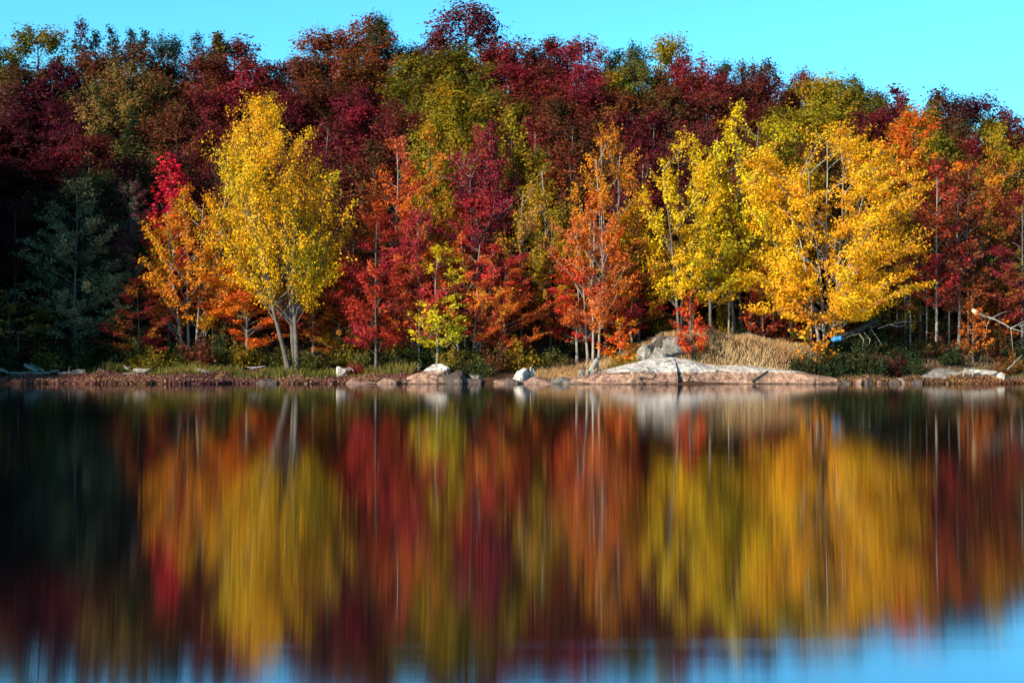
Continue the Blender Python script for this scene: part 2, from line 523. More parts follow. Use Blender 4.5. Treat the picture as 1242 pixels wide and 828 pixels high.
def make_conifer(seed, H=13, W=4.5, leaf=0.2):
    rs = np.random.RandomState(seed)
    T = Tubes()
    T.add([(0, 0, -.3), (0.05, 0, H * .5), (0, 0, H)], [0.17, 0.1, 0.01], 7)
    P = []; A = []
    z = H * 0.08
    while z < H * 0.985:
        r = W / 2 * (1 - z / H) ** 0.85 * rs.uniform(0.8, 1.1) + 0.12
        nb = 7
        a0 = rs.rand() * 6.28
        for j in range(nb):
            az = a0 + j * 6.283 / nb + rs.normal(0, .15)
            rr = r * rs.uniform(.75, 1.1)
            e = np.array([math.cos(az) * rr, math.sin(az) * rr, z - rr * 0.25 + 0.1])
            p0 = np.array([0, 0, z])
            T.add([p0, (p0 + e) / 2 + [0, 0, .08], e], [0.02, 0.012, 0.004], 3, cap=False)
            m = int(30 * rr / (W / 2)) + 6
            u = rs.rand(m) ** .7
            q = p0 + (e - p0) * u[:, None] + rs.normal(0, 1, (m, 3)) * np.array([.13, .13, .05]) * (0.4 + rr * .5)
            P.append(q); A.append(np.tile((e - p0) / np.linalg.norm(e - p0), (m, 1)))
        z += 0.30 + 0.1 * rs.rand()
    P = np.concatenate(P); A = np.concatenate(A)
    n = len(P)
    a = A + rs.normal(0, .5, (n, 3)); a /= np.linalg.norm(a, axis=1, keepdims=True)
    b = np.cross(a, rs.normal(0, 1, (n, 3))); b /= np.linalg.norm(b, axis=1, keepdims=True)
    sz = leaf * rs.uniform(.7, 1.3, n)[:, None]
    V = np.stack([P - a * sz * .8, P - b * sz * .25, P + a * sz * .8, P + b * sz * .25], 1)
    c = quads('crown', V, rs.rand(n)); c.materials.append(M_LEAF)
    return T.mesh('trunk'), c, H, W

def make_shrub(seed, H=1.6, W=2.4, leaf=0.12, n_st=26, leaves=60):
    rs = np.random.RandomState(seed)
    T = Tubes(); P = []
    for i in range(n_st):
        az = rs.rand() * 6.28; r = W / 2 * math.sqrt(rs.rand()); h = H * (1 - 0.55 * (r / (W / 2)) ** 2) * rs.uniform(.4, 1.25)
        e = np.array([math.cos(az) * r, math.sin(az) * r, h]); b0 = np.array([e[0] * .25, e[1] * .25, -.05])
        T.add([b0, b0 * .4 + e * .6 + rs.normal(0, .06, 3) - [0, 0, .1], e], [0.015, 0.01, 0.004], 3, cap=False)
        u = rs.rand(leaves) ** .6
        P.append(b0 + (e - b0) * u[:, None] + rs.normal(0, .13, (leaves, 3)))
    P = np.concatenate(P); P[:, 2] = np.maximum(P[:, 2], .03)
    n = len(P)
    nrm = rs.normal(0, 1, (n, 3)); nrm[:, 2] += .6; nrm /= np.linalg.norm(nrm, axis=1, keepdims=True)
    a = np.cross(nrm, rs.normal(0, 1, (n, 3))); a /= np.linalg.norm(a, axis=1, keepdims=True)
    b = np.cross(nrm, a); sz = leaf * rs.uniform(.6, 1.3, n)[:, None]
    V = np.stack([P - a * sz * .6, P - b * sz * .4, P + a * sz * .6, P + b * sz * .4], 1)
    c = quads('foliage', V, rs.rand(n)); c.materials.append(M_LEAF)
    return T.mesh('stem'), c, H, W

PROTO = {}
def proto(name):
    if name in PROTO: return PROTO[name]
    k, s = name.rsplit('_', 1); s = int(s)
    sd = 100 + s * 17
    if k == 'hill':
        r = make_tree(sd, 12, 7.0, ['round', 'egg', 'oval', 'round'][s % 4], base=0.12, limbs=110, twigs=11, leaves=30, leaf=0.17, normal_out=1.2, rise=0.9, trad=0.12, twig_len=1.0, flat=0.8, visible_limbs=0.15, gap=5, spread=0.2, dirs=.6)
    elif k == 'hillthin':
        r = make_tree(sd, 12, 5.5, ['flame', 'oval'][s % 2], base=0.15, limbs=84, twigs=9, leaves=23, leaf=0.17, rise=1.4, trad=0.09, twig_len=1.0, flat=0.9, visible_limbs=0.4, gap=5, spread=0.17)
    elif k == 'spire':
        r = make_tree(sd, 12, 2.6, 'flame', base=0.12, limbs=60, twigs=6, leaves=18, leaf=0.18, rise=2.0, trad=0.08, twig_len=0.6, flat=0.9, visible_limbs=0.3, gap=4, spread=0.13)
    elif k == 'front':
        r = make_tree(sd, 12, 5.5, ['oval', 'egg', 'flame', 'oval'][s % 4], base=0.17, limbs=85, twigs=11, leaves=34, leaf=0.122, rise=0.8, trad=0.085, twig_len=0.85, flat=0.4, visible_limbs=0.35, gap=7, spread=0.12, droop=.15)
    elif k == 'frontmulti':
        r = make_tree(sd, 12, 6, ['egg', 'oval'][s % 2], base=0.2, limbs=90, twigs=11, leaves=33, leaf=0.122, rise=1.1, trad=0.085, twig_len=0.9, flat=0.4, visible_limbs=0.4, gap=8,
                      stems=((-1.0, .2, .9, -.5, 0), (-.2, .3, 1, -.1, .2), (.5, -.2, .95, .25, 0), (1.2, .2, .8, .6, .2)), spread=0.12)
    elif k == 'slim':
        r = make_tree(sd, 11, 3.2, ['flame', 'oval'][s % 2], base=0.25, limbs=58, twigs=8, leaves=22, leaf=0.13, rise=1.1, trad=0.06, twig_len=0.7, flat=0.45, visible_limbs=0.5, gap=7, spread=0.12)
    elif k == 'sparse':
        r = make_tree(sd, 11, 4.5, 'oval', base=0.2, limbs=52, twigs=9, leaves=16, leaf=0.135, rise=1.2, trad=0.07, twig_len=0.9, flat=0.6, visible_limbs=1.0, gap=6, spread=0.14)
    elif k == 'plume':
        r = make_tree(sd, 16, 8.6, 'oval', base=0.27, limbs=210, twigs=12, leaves=38, leaf=0.115, rise=1.2, trad=0.15, twig_len=1.15, flat=0.7, visible_limbs=0.3, gap=5,
                      stems=((-2.5, -.3, .6, -.25, -.1), (-.9, .3, .93, 0.0, .15), (-.5, -.2, .8, .22, 0)), spread=0.13)
    elif k == 'broad':
        r = make_tree(sd, 13, 10.8, 'round', base=0.15, limbs=240, twigs=15, leaves=37, leaf=0.115, rise=0.75, trad=0.085, twig_len=1.1, flat=0.3, visible_limbs=0.35, gap=8, droop=.25,
                      stems=((-1.7, .3, .72, -.45, 0), (-1.0, -.4, .85, -.2, -.1), (-.1, .4, 1.0, 0.05, .2), (.6, -.3, .9, .25, 0), (1.5, .2, .75, .5, .1)), spread=0.14)
    elif k == 'pole':
        r = make_tree(sd, 11, 2.6, 'flame', base=0.5, limbs=26, twigs=6, leaves=16, leaf=0.12, rise=1.3, trad=0.07, twig_len=0.6, flat=0.5, visible_limbs=0.6, gap=4, spread=0.12)
    elif k == 'sapling':
        r = make_tree(sd, 3.6, 1.8, 'flame', base=0.12, limbs=22, twigs=6, leaves=16, leaf=0.12, rise=1.0, trad=0.04, twig_len=0.4, flat=0.6, visible_limbs=0.4, gap=3, spread=0.08)
    elif k == 'conifer':
        r = make_conifer(sd)
    elif k == 'shrub':
        r = make_shrub(sd)
    PROTO[name] = r
    return r

# leaf colour sets: (a, b, c) albedos
C = dict(
    crimson=((.38, .024, .05), (.22, .016, .03), (.24, .05, .02)),
    rose=((.40, .025, .065), (.26, .015, .04), (.42, .08, .03)),
    maroon=((.20, .018, .036), (.12, .013, .022), (.20, .05, .02)),
    purple=((.13, .013, .038), (.07, .008, .02), (.08, .025, .02)),  # leaf tones lowered to put the left slope's shadow into the colour
    rust=((.34, .075, .02), (.20, .02, .014), (.22, .10, .02)),
    brown=((.24, .075, .03), (.12, .025, .015), (.10, .07, .02)),
    red=((.48, .045, .02), (.30, .02, .025), (.50, .15, .02)),
    scarlet=((.82, .05, .02), (.62, .02, .03), (.8, .16, .02)),
    pinkred=((.85, .03, .06), (.62, .015, .05), (.8, .09, .03)),
    orange=((.78, .20, .012), (.60, .07, .012), (.70, .30, .02)),
    coral=((.55, .14, .045), (.40, .05, .035), (.58, .25, .04)),
    orangegold=((.78, .33, .015), (.68, .20, .015), (.50, .30, .02)),
    gold=((.86, .45, .010), (.80, .33, .010), (.70, .42, .015)),
    yellow=((.86, .52, .010), (.82, .38, .010), (.62, .46, .015)),
    lemon=((.72, .60, .015), (.50, .46, .015), (.80, .50, .01)),
    ygreen=((.62, .47, .012), (.38, .33, .014), (.78, .42, .01)),
    olive=((.20, .17, .015), (.12, .12, .012), (.36, .20, .015)),
    goldolive=((.42, .30, .012), (.22, .19, .012), (.52, .28, .012)),
    green=((.05, .085, .02), (.10, .115, .02), (.16, .11, .02)),
    dgreen=((.022, .045, .015), (.035, .06, .018), (.06, .05, .015)),
    blgreen=((.04, .07, .05), (.03, .05, .035), (.07, .09, .05)),
    greygreen=((.26, .28, .15), (.16, .20, .10), (.30, .24, .12)),
    tan=((.40, .24, .06), (.26, .10, .03), (.16, .14, .03)),
    darkred=((.10, .008, .014), (.06, .006, .01), (.05, .02, .01)),
)
CN = dict(crimson='crimson', rose='rose red', maroon='dark maroon', purple='purple red', rust='rust orange', brown='red brown', red='bright red',
          scarlet='scarlet', pinkred='vivid pink red', orange='bright orange', coral='coral red', orangegold='orange gold', gold='golden', yellow='bright yellow',
          lemon='lemon yellow', ygreen='yellow green', olive='olive green', goldolive='olive gold', green='green', dgreen='dark green', blgreen='blue green',
          greygreen='grey green', tan='tan', darkred='deep dark red')

def plant_tree(name, px, Y, top, wpx, pk, ck, bark, label=None, group=None, cat='tree', rz=None, base_dx=0.0):
    X = PX(px, Y)
    z0 = gz(X, Y)
    Hh = PZ(top, Y) - z0
    Wd = wpx * ((1.25 if pk[:5] in ('front', 'slim_', 'spars') else 1.1) if cat == 'tree' else 1.0) / F_PX * Y
    tm, cm, H0, W0 = proto(pk)
    tm_ = TRUNKS.get((pk, bark.name))
    if tm_ is None:
        tm_ = tm.copy() if len(tm.materials) else tm
        tm_.materials.clear(); tm_.materials.append(bark)
        TRUNKS[(pk, bark.name)] = tm_
    sx = Wd / W0
    root = empty(name, (X, Y, z0), R.uniform(0, 6.28) if rz is None else rz, (sx, sx, Hh / H0))
    tr = link('trunk' if cat == 'tree' else 'stem', tm_, None, root)
    cr = link('crown' if cat == 'tree' else 'foliage', cm, None, root)
    a, b, c = ck if isinstance(ck, tuple) else C[ck]
    j = R.uniform(0.88, 1.12)
    for nm, col in (('leaf_a', a), ('leaf_b', b), ('leaf_c', c)):
        cr[nm] = [min(col[0] * j, .9), min(col[1] * j, .9), min(col[2] * j, .9)]
    if label: root['label'] = label
    root['category'] = cat
    if group: root['group'] = group
    return root
TRUNKS = {}
R = random.Random(11)
def mix2(a, b, c=None):
    """leaf colours of a tree that turns from one colour into another"""
    return (C[a][0], C[b][0], C[c][0] if c else C[b][1])

G_, P_, D_ = M_BARK_GREY, M_BARK_PALE, M_BARK_DARK
# ------------------------------------------------------------------ the trees at the shore
# (name, px, Y, top, width px, proto, colours, bark, rotation, label)
FRONT = [
 ('maple_tree', 356, 87.0, 120, 160, 'plume_1', 'yellow', G_, 0.0, 'tall bright yellow tree leaning on pale forked trunks at the left shore'),
 ('maple_tree', 1005, 88.5, 157, 222, 'broad_2', ((.86, .50, .010), (.84, .34, .012), (.80, .50, .012)), P_, 0.0, 'broad golden tree with layered branches and a fan of pale trunks beside the fallen log'),
 ('maple_tree', 205, 93.0, 190, 62, 'spire_5', 'pinkred', G_, None, 'slender vivid pink red tree standing up against the dark left woods'),
 ('maple_tree', 232, 90.0, 228, 100, 'frontmulti_1', mix2('orangegold', 'orange', 'goldolive'), P_, 0.4, 'orange and gold tree with a leaning pale stem below the slender pink red tree'),
 ('maple_tree', 168, 88.5, 342, 72, 'front_2', mix2('orangegold', 'crimson'), D_, None, 'low tree of mixed crimson and gold leaves at the edge of the dark left woods'),
 ('maple_tree', 272, 94.0, 208, 84, 'sparse_1', 'brown', P_, None, 'thin grey twigged tree with brownish red leaves left of the tall yellow tree'),
 ('maple_tree', 268, 91.5, 300, 84, 'front_1', mix2('goldolive', 'tan', 'rust'), P_, None, 'olive and gold tree with slim pale stems under the thin grey twigged tree'),
 ('maple_tree', 300, 90.0, 312, 96, 'front_0', mix2('scarlet', 'orange', 'orange'), P_, None, 'scarlet and orange tree under the left side of the tall yellow tree'),
 ('maple_tree', 380, 92.0, 300, 96, 'front_3', mix2('orange', 'red', 'rust'), P_, None, 'orange red tree close behind the forked trunks of the tall yellow tree'),
 ('maple_tree', 412, 90.5, 352, 66, 'front_2', mix2('orange', 'rust', 'goldolive'), P_, None, 'short rust orange tree on the right of the forked pale trunks'),
 ('maple_tree', 480, 89.2, 176, 96, 'front_2', mix2('coral', 'red', 'orange'), P_, None, 'tall coral red tree right of the tall yellow tree'),
 ('maple_tree', 456, 86.9, 262, 92, 'front_1', mix2('crimson', 'red', 'red'), G_, None, 'full crimson tree in front of the tall coral red tree'),
 ('maple_tree', 508, 87.6, 258, 76, 'front_0', mix2('coral', 'rose', 'red'), P_, None, 'rosy coral tree right beside the full crimson tree'),
 ('maple_tree', 519, 95.0, 158, 52, 'slim_2', 'orangegold', G_, None, 'slim orange gold tree top rising above the coral trees'),
 ('maple_tree', 572, 94.0, 188, 98, 'sparse_2', mix2('rose', 'crimson', 'red'), P_, None, 'rose red tree with curved pale twigs in the middle of the shore woods'),
 ('maple_tree', 578, 92.0, 240, 100, 'front_3', mix2('rose', 'red', 'crimson'), P_, None, 'rose and red tree under the curved pale twigs'),
 ('maple_tree', 530, 86.7, 300, 66, 'slim_3', 'lemon', P_, None, 'small lemon yellow tree hanging over the banded boulder'),
 ('maple_tree', 568, 88.6, 282, 96, 'frontmulti_1', mix2('coral', 'pinkred', 'orangegold'), P_, 0.3, 'pinkish coral tree with a tall pale stem right of the small lemon yellow tree'),
 ('maple_tree', 612, 89.5, 316, 84, 'front_1', mix2('orange', 'coral', 'red'), P_, None, 'orange coral tree between the pinkish coral tree and the bare grey stem'),
 ('maple_tree', 632, 93.0, 228, 66, 'sparse_1', 'orangegold', P_, None, 'airy orange gold tree with bare grey branches showing'),
 ('maple_tree', 668, 92.0, 262, 62, 'front_2', mix2('olive', 'goldolive', 'rust'), G_, None, 'olive tree with a straight dark trunk behind the straw grass'),
 ('maple_tree', 660, 97.0, 200, 66, 'slim_1', 'goldolive', P_, None, 'slim olive gold tree top above the olive tree'),
 ('maple_tree', 741, 92.0, 162, 100, 'frontmulti_2', 'orangegold', P_, 1.0, 'tall orange gold tree with a pointed top at the centre right'),
 ('maple_tree', 722, 88.8, 236, 92, 'frontmulti_1', mix2('coral', 'orange', 'red'), P_, 2.0, 'coral and orange tree with a cluster of pale stems behind the grey stump'),
 ('maple_tree', 700, 90.4, 330, 70, 'slim_3', 'scarlet', P_, None, 'low scarlet tree left of the cluster of pale stems'),
 ('maple_tree', 766, 90.5, 336, 60, 'slim_2', mix2('rose', 'scarlet'), P_, None, 'small rose red tree right of the cluster of pale stems'),
 ('maple_tree', 775, 91.5, 250, 88, 'front_0', mix2('orangegold', 'goldolive', 'rust'), G_, None, 'orange gold spreading tree between the coral tree and the yellow grove'),
 ('maple_tree', 832, 89.5, 170, 98, 'frontmulti_2', mix2('yellow', 'ygreen', 'gold'), G_, 0.5, 'yellow tree above the bright red sapling on the rocky knoll'),
 ('maple_tree', 862, 88.6, 250, 76, 'slim_1', 'ygreen', G_, None, 'yellow green tree with a single straight trunk on the grassy knoll'),
 ('maple_tree', 903, 91.0, 128, 116, 'frontmulti_1', mix2('ygreen', 'lemon', 'yellow'), G_, 0.2, 'tall yellow green tree with dark close trunks left of the broad golden tree'),
 ('maple_tree', 940, 93.5, 150, 90, 'front_3', mix2('goldolive', 'ygreen', 'ygreen'), G_, None, 'olive gold tree tucked behind the left side of the broad golden tree'),
 ('maple_tree', 1112, 97.0, 140, 108, 'front_0', 'orange', G_, None, 'bright orange tree rising behind the right side of the broad golden tree'),
 ('maple_tree', 1136, 89.4, 200, 66, 'slim_2', mix2('crimson', 'red', 'rust'), P_, None, 'slender crimson tree with a long white trunk right of the broad golden tree'),
 ('maple_tree', 1163, 90.5, 214, 74, 'slim_3', mix2('rust', 'brown', 'rust'), P_, None, 'rust coloured tree with twin pale stems right of the long white trunk'),
 ('maple_tree', 1216, 96.0, 160, 86, 'front_1', mix2('orangegold', 'rust', 'goldolive'), G_, None, 'orange gold tree at the right edge above the dark woods'),
 ('maple_tree', 1200, 92.5, 232, 84, 'front_2', mix2('maroon', 'olive', 'rust'), G_, None, 'dark olive and maroon tree above the broken pale branch'),
 ('maple_tree', 1240, 91.0, 235, 84, 'front_3', 'crimson', G_, None, 'crimson tree half out of the picture at the right edge'),
 ('maple_tree', 92, 90.0, 225, 108, 'front_2', 'greygreen', G_, None, 'airy grey green tree standing in the dark left woods'),
 ('maple_tree', 100, 92.5, 262, 104, 'front_1', mix2('greygreen', 'green', 'blgreen'), G_, None, 'fuller grey green tree close behind the airy grey green one'),
 ('maple_tree', 158, 93.0, 226, 66, 'front_0', mix2('blgreen', 'purple', 'greygreen'), G_, None, 'blue green tree with a purplish top left of the pink red spire'),
 ('maple_tree', 18, 90.5, 250, 86, 'front_2', 'darkred', D_, None, 'deep dark red tree at the left edge of the shore woods'),
 ('maple_tree', 10, 88.0, 352, 82, 'slim_1', mix2('olive', 'tan', 'green'), G_, None, 'small olive tree at the far left above the driftwood'),
 ('maple_tree', 22, 87.3, 398, 44, 'sapling_2', 'purple', G_, None, 'little purple red sapling under the small olive tree at the far left'),
 ('maple_tree', 838, 86.6, 358, 40, 'sapling_1', mix2('scarlet', 'red', 'orange'), G_, None, 'bright red orange sapling growing out of the rocky knoll'),
 ('maple_tree', 752, 87.2, 388, 52, 'sapling_3', mix2('scarlet', 'orange', 'goldolive'), G_, None, 'low red and orange sapling between the straw grass and the banded ledge'),
 ('maple_tree', 925, 89.3, 330, 44, 'sapling_2', mix2('red', 'rust'), G_, None, 'thin red leaved sapling in front of the dark close trunks'),
 ('maple_tree', 984, 86.6, 345, 60, 'sapling_3', mix2('gold', 'orange', 'green'), G_, None, 'small gold sapling at the left foot of the broad golden tree'),
 ('maple_tree', 1180, 88.6, 366, 40, 'sapling_1', mix2('orange', 'rust', 'olive'), G_, None, 'small orange leaved sapling below the broken pale branch'),
 ('maple_tree', 1212, 91.5, 345, 70, 'sapling_2', mix2('orange', 'rust'), G_, None, 'orange leaved sapling hanging over the broken pale branch'),
 ('maple_tree', 1098, 91.0, 250, 52, 'slim_0', mix2('rust', 'goldolive', 'brown'), P_, None, 'leftmost of the thin pale stemmed trees right of the broad golden tree'),
 ('maple_tree', 1116, 92.0, 262, 46, 'slim_3', mix2('brown', 'olive', 'rust'), P_, None, 'thin brown leaved tree just left of the long white trunk'),
 ('maple_tree', 1078, 93.0, 240, 60, 'slim_1', mix2('goldolive', 'rust', 'brown'), P_, None, 'thin tree seen through the right branches of the broad golden tree'),
 ('maple_tree', 430, 95.0, 260, 70, 'slim_0', mix2('maroon', 'rust', 'brown'), P_, None, 'maroon tree in the shade just right of the tall yellow tree'),
 ('maple_tree', 805, 94.0, 262, 80, 'slim_0', mix2('rust', 'goldolive', 'brown'), G_, None, 'rust brown tree in the shade behind the rocky knoll'),
 ('maple_tree', 880, 95.0, 260, 80, 'front_2', mix2('maroon', 'brown', 'olive'), G_, None, 'maroon tree in the shade behind the grassy knoll'),
 ('pole_tree', 1088, 91.2, 238, 36, 'pole_0', 'brown', P_, None, 'pale pole tree closest to the right side of the broad golden tree'),
 ('pole_tree', 1104, 90.8, 228, 36, 'pole_1', 'rust', P_, None, 'pale pole tree with rust leaves, second right of the broad golden tree'),
 ('pole_tree', 1124, 91.3, 244, 36, 'pole_2', 'goldolive', P_, None, 'pale pole tree with olive gold leaves just left of the long white trunk'),
 ('pole_tree', 1151, 90.4, 236, 36, 'pole_0', 'brown', P_, None, 'pale pole tree just right of the long white trunk'),
 ('pole_tree', 1174, 91, 226, 36, 'pole_1', 'maroon', P_, None, 'pale pole tree with maroon leaves above the small orange sapling'),
 ('pole_tree', 1191, 92, 250, 36, 'pole_2', 'olive', P_, None, 'pale pole tree with olive leaves behind the broken branch'),
 ('pole_tree', 258, 90.5, 300, 36, 'pole_0', 'goldolive', P_, None, 'pale pole tree between the orange and gold tree and the forked trunks'),
 ('pole_tree', 284, 91, 306, 36, 'pole_1', 'rust', P_, None, 'pale pole tree with rust leaves left of the forked trunks'),
 ('pole_tree', 424, 91, 290, 36, 'pole_2', 'rust', P_, None, 'pale pole tree between the forked trunks and the crimson tree'),
 ('pole_tree', 884, 90.4, 250, 36, 'pole_0', 'rust', P_, None, 'pale pole tree left of the dark close trunks'),
 ('pole_tree', 938, 91, 256, 36, 'pole_1', 'ygreen', P_, None, 'pale pole tree right of the dark close trunks'),
]
for i, (nm, px, Y, top, w, pk, ck, bk, rz, lab) in enumerate(FRONT):
    plant_tree(nm, px, Y, top, w, pk, ck, bk, lab, 'autumn trees along the shore', rz=rz)

# ------------------------------------------------------------------ the wooded hill, crown by crown
# rows: (Y, [(px, top, width, colour, kind)])
HILL = [
 ('on the skyline', 141, [
  (-60, 60, 90, 'maroon', 'h'), (4, 60, 66, 'blgreen', 'h'), (46, 40, 76, 'olive', 'h'), (97, 26, 30, 'purple', 's'), (116, 38, 28, 'blgreen', 's'),
  (135, 36, 30, 'blgreen', 's'), (157, 40, 32, 'blgreen', 's'), (177, 38, 28, 'dgreen', 's'), (203, 50, 50, 'blgreen', 'h'), (240, 44, 30, 'dgreen', 's'), (262, 40, 44, 'green', 's'),
  (286, 54, 84, 'maroon', 'h'), (328, 76, 50, 'blgreen', 't'), (360, 74, 60, 'maroon', 'h'), (398, 44, 78, 'rust', 'h'), (436, 24, 64, 'rust', 'h'), (460, 26, 44, 'dgreen', 'h'),
  (492, 62, 66, 'maroon', 'h'), (530, 36, 50, 'maroon', 'h'), (566, 10, 92, 'maroon', 'h'), (604, 58, 66, 'crimson', 'h'), (640, 62, 60, 'maroon', 'h'), (666, 52, 60, 'maroon', 'h'),
  (706, 54, 66, 'crimson', 'h'), (748, 66, 52, 'dgreen', 'h'), (766, 58, 44, 'green', 'h'), (812, 52, 56, 'goldolive', 'h'), (842, 74, 70, 'crimson', 'h'),
  (880, 82, 44, 'dgreen', 'h'), (902, 82, 44, 'brown', 'h'), (934, 78, 56, 'brown', 'h'), (968, 90, 50, 'maroon', 'h'), (1004, 100, 70, 'goldolive', 'h'), (1042, 98, 56, 'green', 'h'),
  (1062, 116, 50, 'maroon', 'h'), (1088, 108, 54, 'crimson', 's'), (1130, 114, 76, 'brown', 'h'), (1160, 124, 50, 'blgreen', 'h'), (1184, 124, 64, 'purple', 'h'), (1226, 136, 60, 'rose', 'h'), (1290, 150, 90, 'maroon', 'h')]),
 ('just below the skyline', 131, [
  (-30, 105, 90, 'darkred', 'h'), (20, 84, 72, 'brown', 'h'), (62, 78, 86, 'purple', 'h'), (112, 70, 62, 'brown', 'h'), (160, 60, 84, 'brown', 'h'), (206, 84, 62, 'brown', 'h'),  # left-slope rust turned brown, its shade put into the leaf colour
  (246, 76, 72, 'maroon', 'h'), (292, 74, 90, 'crimson', 'h'), (338, 100, 60, 'maroon', 'h'), (376, 76, 76, 'brown', 'h'), (418, 66, 66, 'rust', 'h'), (458, 76, 74, 'maroon', 'h'),
  (508, 72, 76, 'olive', 'h'), (566, 62, 94, 'olive', 'h'), (616, 82, 72, 'crimson', 'h'), (656, 84, 66, 'maroon', 'h'), (696, 84, 76, 'crimson', 'h'), (742, 92, 58, 'goldolive', 'h'),
  (776, 82, 66, 'green', 'h'), (806, 92, 60, 'brown', 'h'), (838, 92, 80, 'crimson', 'h'), (884, 104, 60, 'maroon', 'h'), (924, 100, 70, 'maroon', 'h'), (962, 112, 54, 'olive', 'h'),
  (988, 104, 66, 'goldolive', 'h'), (1032, 112, 76, 'olive', 'h'), (1080, 128, 54, 'maroon', 'h'), (1118, 136, 70, 'olive', 'h'), (1158, 146, 64, 'brown', 'h'), (1200, 150, 70, 'olive', 'h'), (1244, 158, 70, 'maroon', 'h')]),
 ('on the upper hillside', 121, [
  (-20, 150, 90, 'darkred', 'h'), (34, 138, 84, 'purple', 'h'), (88, 128, 84, 'purple', 'h'), (158, 86, 72, 'tan', 'h'), (208, 104, 60, 'brown', 'h'), (254, 120, 78, 'maroon', 'h'),
  (304, 122, 90, 'maroon', 'h'), (354, 116, 70, 'maroon', 'h'), (398, 108, 84, 'brown', 'h'), (446, 108, 76, 'maroon', 'h'), (490, 106, 66, 'olive', 'h'), (592, 118, 80, 'olive', 'h'),
  (636, 118, 66, 'maroon', 'h'), (676, 122, 70, 'brown', 'h'), (722, 114, 84, 'maroon', 'h'), (768, 118, 72, 'rust', 'h'), (812, 112, 72, 'brown', 'h'), (856, 122, 76, 'maroon', 'h'),
  (902, 128, 76, 'maroon', 'h'), (948, 134, 76, 'olive', 'h'), (994, 138, 78, 'goldolive', 'h'), (1034, 140, 72, 'maroon', 'h'), (1062, 140, 60, 'crimson', 't'), (1098, 156, 66, 'goldolive', 'h'), (1144, 168, 66, 'olive', 'h'), (1182, 174, 66, 'crimson', 't'), (1236, 184, 76, 'goldolive', 'h')]),
 ('halfway up the hill', 111, [
  (-10, 200, 90, 'darkred', 'h'), (50, 190, 84, 'darkred', 'h'), (108, 170, 80, 'maroon', 'h'), (162, 134, 74, 'dgreen', 'c'), (216, 132, 70, 'brown', 'h'), (262, 160, 76, 'maroon', 'h'),
  (396, 148, 84, 'maroon', 't'), (442, 134, 80, 'crimson', 'h'), (492, 142, 76, 'maroon', 'h'), (546, 110, 84, 'goldolive', 'h'), (604, 150, 60, 'brown', 't'), (648, 150, 70, 'crimson', 't'),
  (694, 146, 80, 'brown', 't'), (744, 142, 84, 'maroon', 't'), (794, 142, 80, 'maroon', 't'), (842, 152, 70, 'maroon', 't'), (890, 168, 70, 'brown', 'h'), (936, 172, 80, 'maroon', 'h'), (984, 178, 84, 'brown', 'h'), (1030, 174, 84, 'olive', 'h'), (1080, 186, 80, 'brown', 'h'), (1134, 198, 80, 'maroon', 'h'), (1188, 210, 80, 'olive', 'h'), (1250, 226, 80, 'darkred', 'h')]),
 ('on the lower hillside', 102, [
  (0, 256, 90, 'darkred', 'h'), (56, 240, 80, 'dgreen', 'h'), (120, 214, 70, 'dgreen', 'h'), (172, 204, 66, 'dgreen', 'c'), (224, 190, 70, 'maroon', 't'), (276, 178, 66, 'brown', 't'),
  (412, 186, 80, 'maroon', 't'), (452, 176, 70, 'brown', 't'), (536, 150, 66, 'goldolive', 'h'), (590, 156, 54, 'rose', 't'), (622, 132, 40, 'goldolive', 's'), (644, 186, 66, 'olive', 'h'),
  (692, 176, 70, 'rust', 't'), (778, 172, 80, 'maroon', 't'), (816, 196, 70, 'maroon', 't'), (866, 214, 80, 'brown', 'h'), (920, 214, 84, 'olive', 'h'), (972, 214, 84, 'goldolive', 'h'), (1020, 216, 84, 'brown', 'h'), (1062, 214, 70, 'goldolive', 'h'), (1108, 226, 76, 'rust', 'h'), (1152, 232, 66, 'brown', 't'), (1206, 262, 84, 'dgreen', 'h'), (1256, 270, 84, 'darkred', 'h')]),
]
LAND = [(-200, 'above the far left edge'), (28, 'above the dark left corner'), (70, 'above the grey green trees'), (135, 'right of the grey green trees'), (180, 'above the slender pink red tree'),
        (235, 'right of the pink red spire tree'), (285, 'left of the tall yellow tree top'), (330, 'straight above the tall yellow tree'), (385, 'right of the tall yellow tree top'),
        (425, 'left of the coral red trees'), (470, 'above the coral red trees'), (520, 'above the slim orange gold tree'), (555, 'above the rose red tree'), (600, 'right above the curved pale twigs'),
        (640, 'above the straw grass'), (685, 'left of the pointed orange gold tree'), (725, 'above the pointed orange gold tree'), (770, 'right of the pointed orange gold tree'),
        (815, 'above the yellow grove'), (865, 'above the tall yellow green tree'), (920, 'left of the broad golden tree'), (965, 'above the broad golden tree, left half'),
        (1020, 'above the broad golden tree, right half'), (1065, 'above the bright orange tree'), (1115, 'above the long white trunk'), (1165, 'above the rust coloured tree'), (1210, 'near the right edge'), (1262, 'past the right edge')]
def landmark(px):
    best = LAND[0][1]
    for x, s in LAND:
        if px >= x: best = s
    return best
items = []
cnt = 0
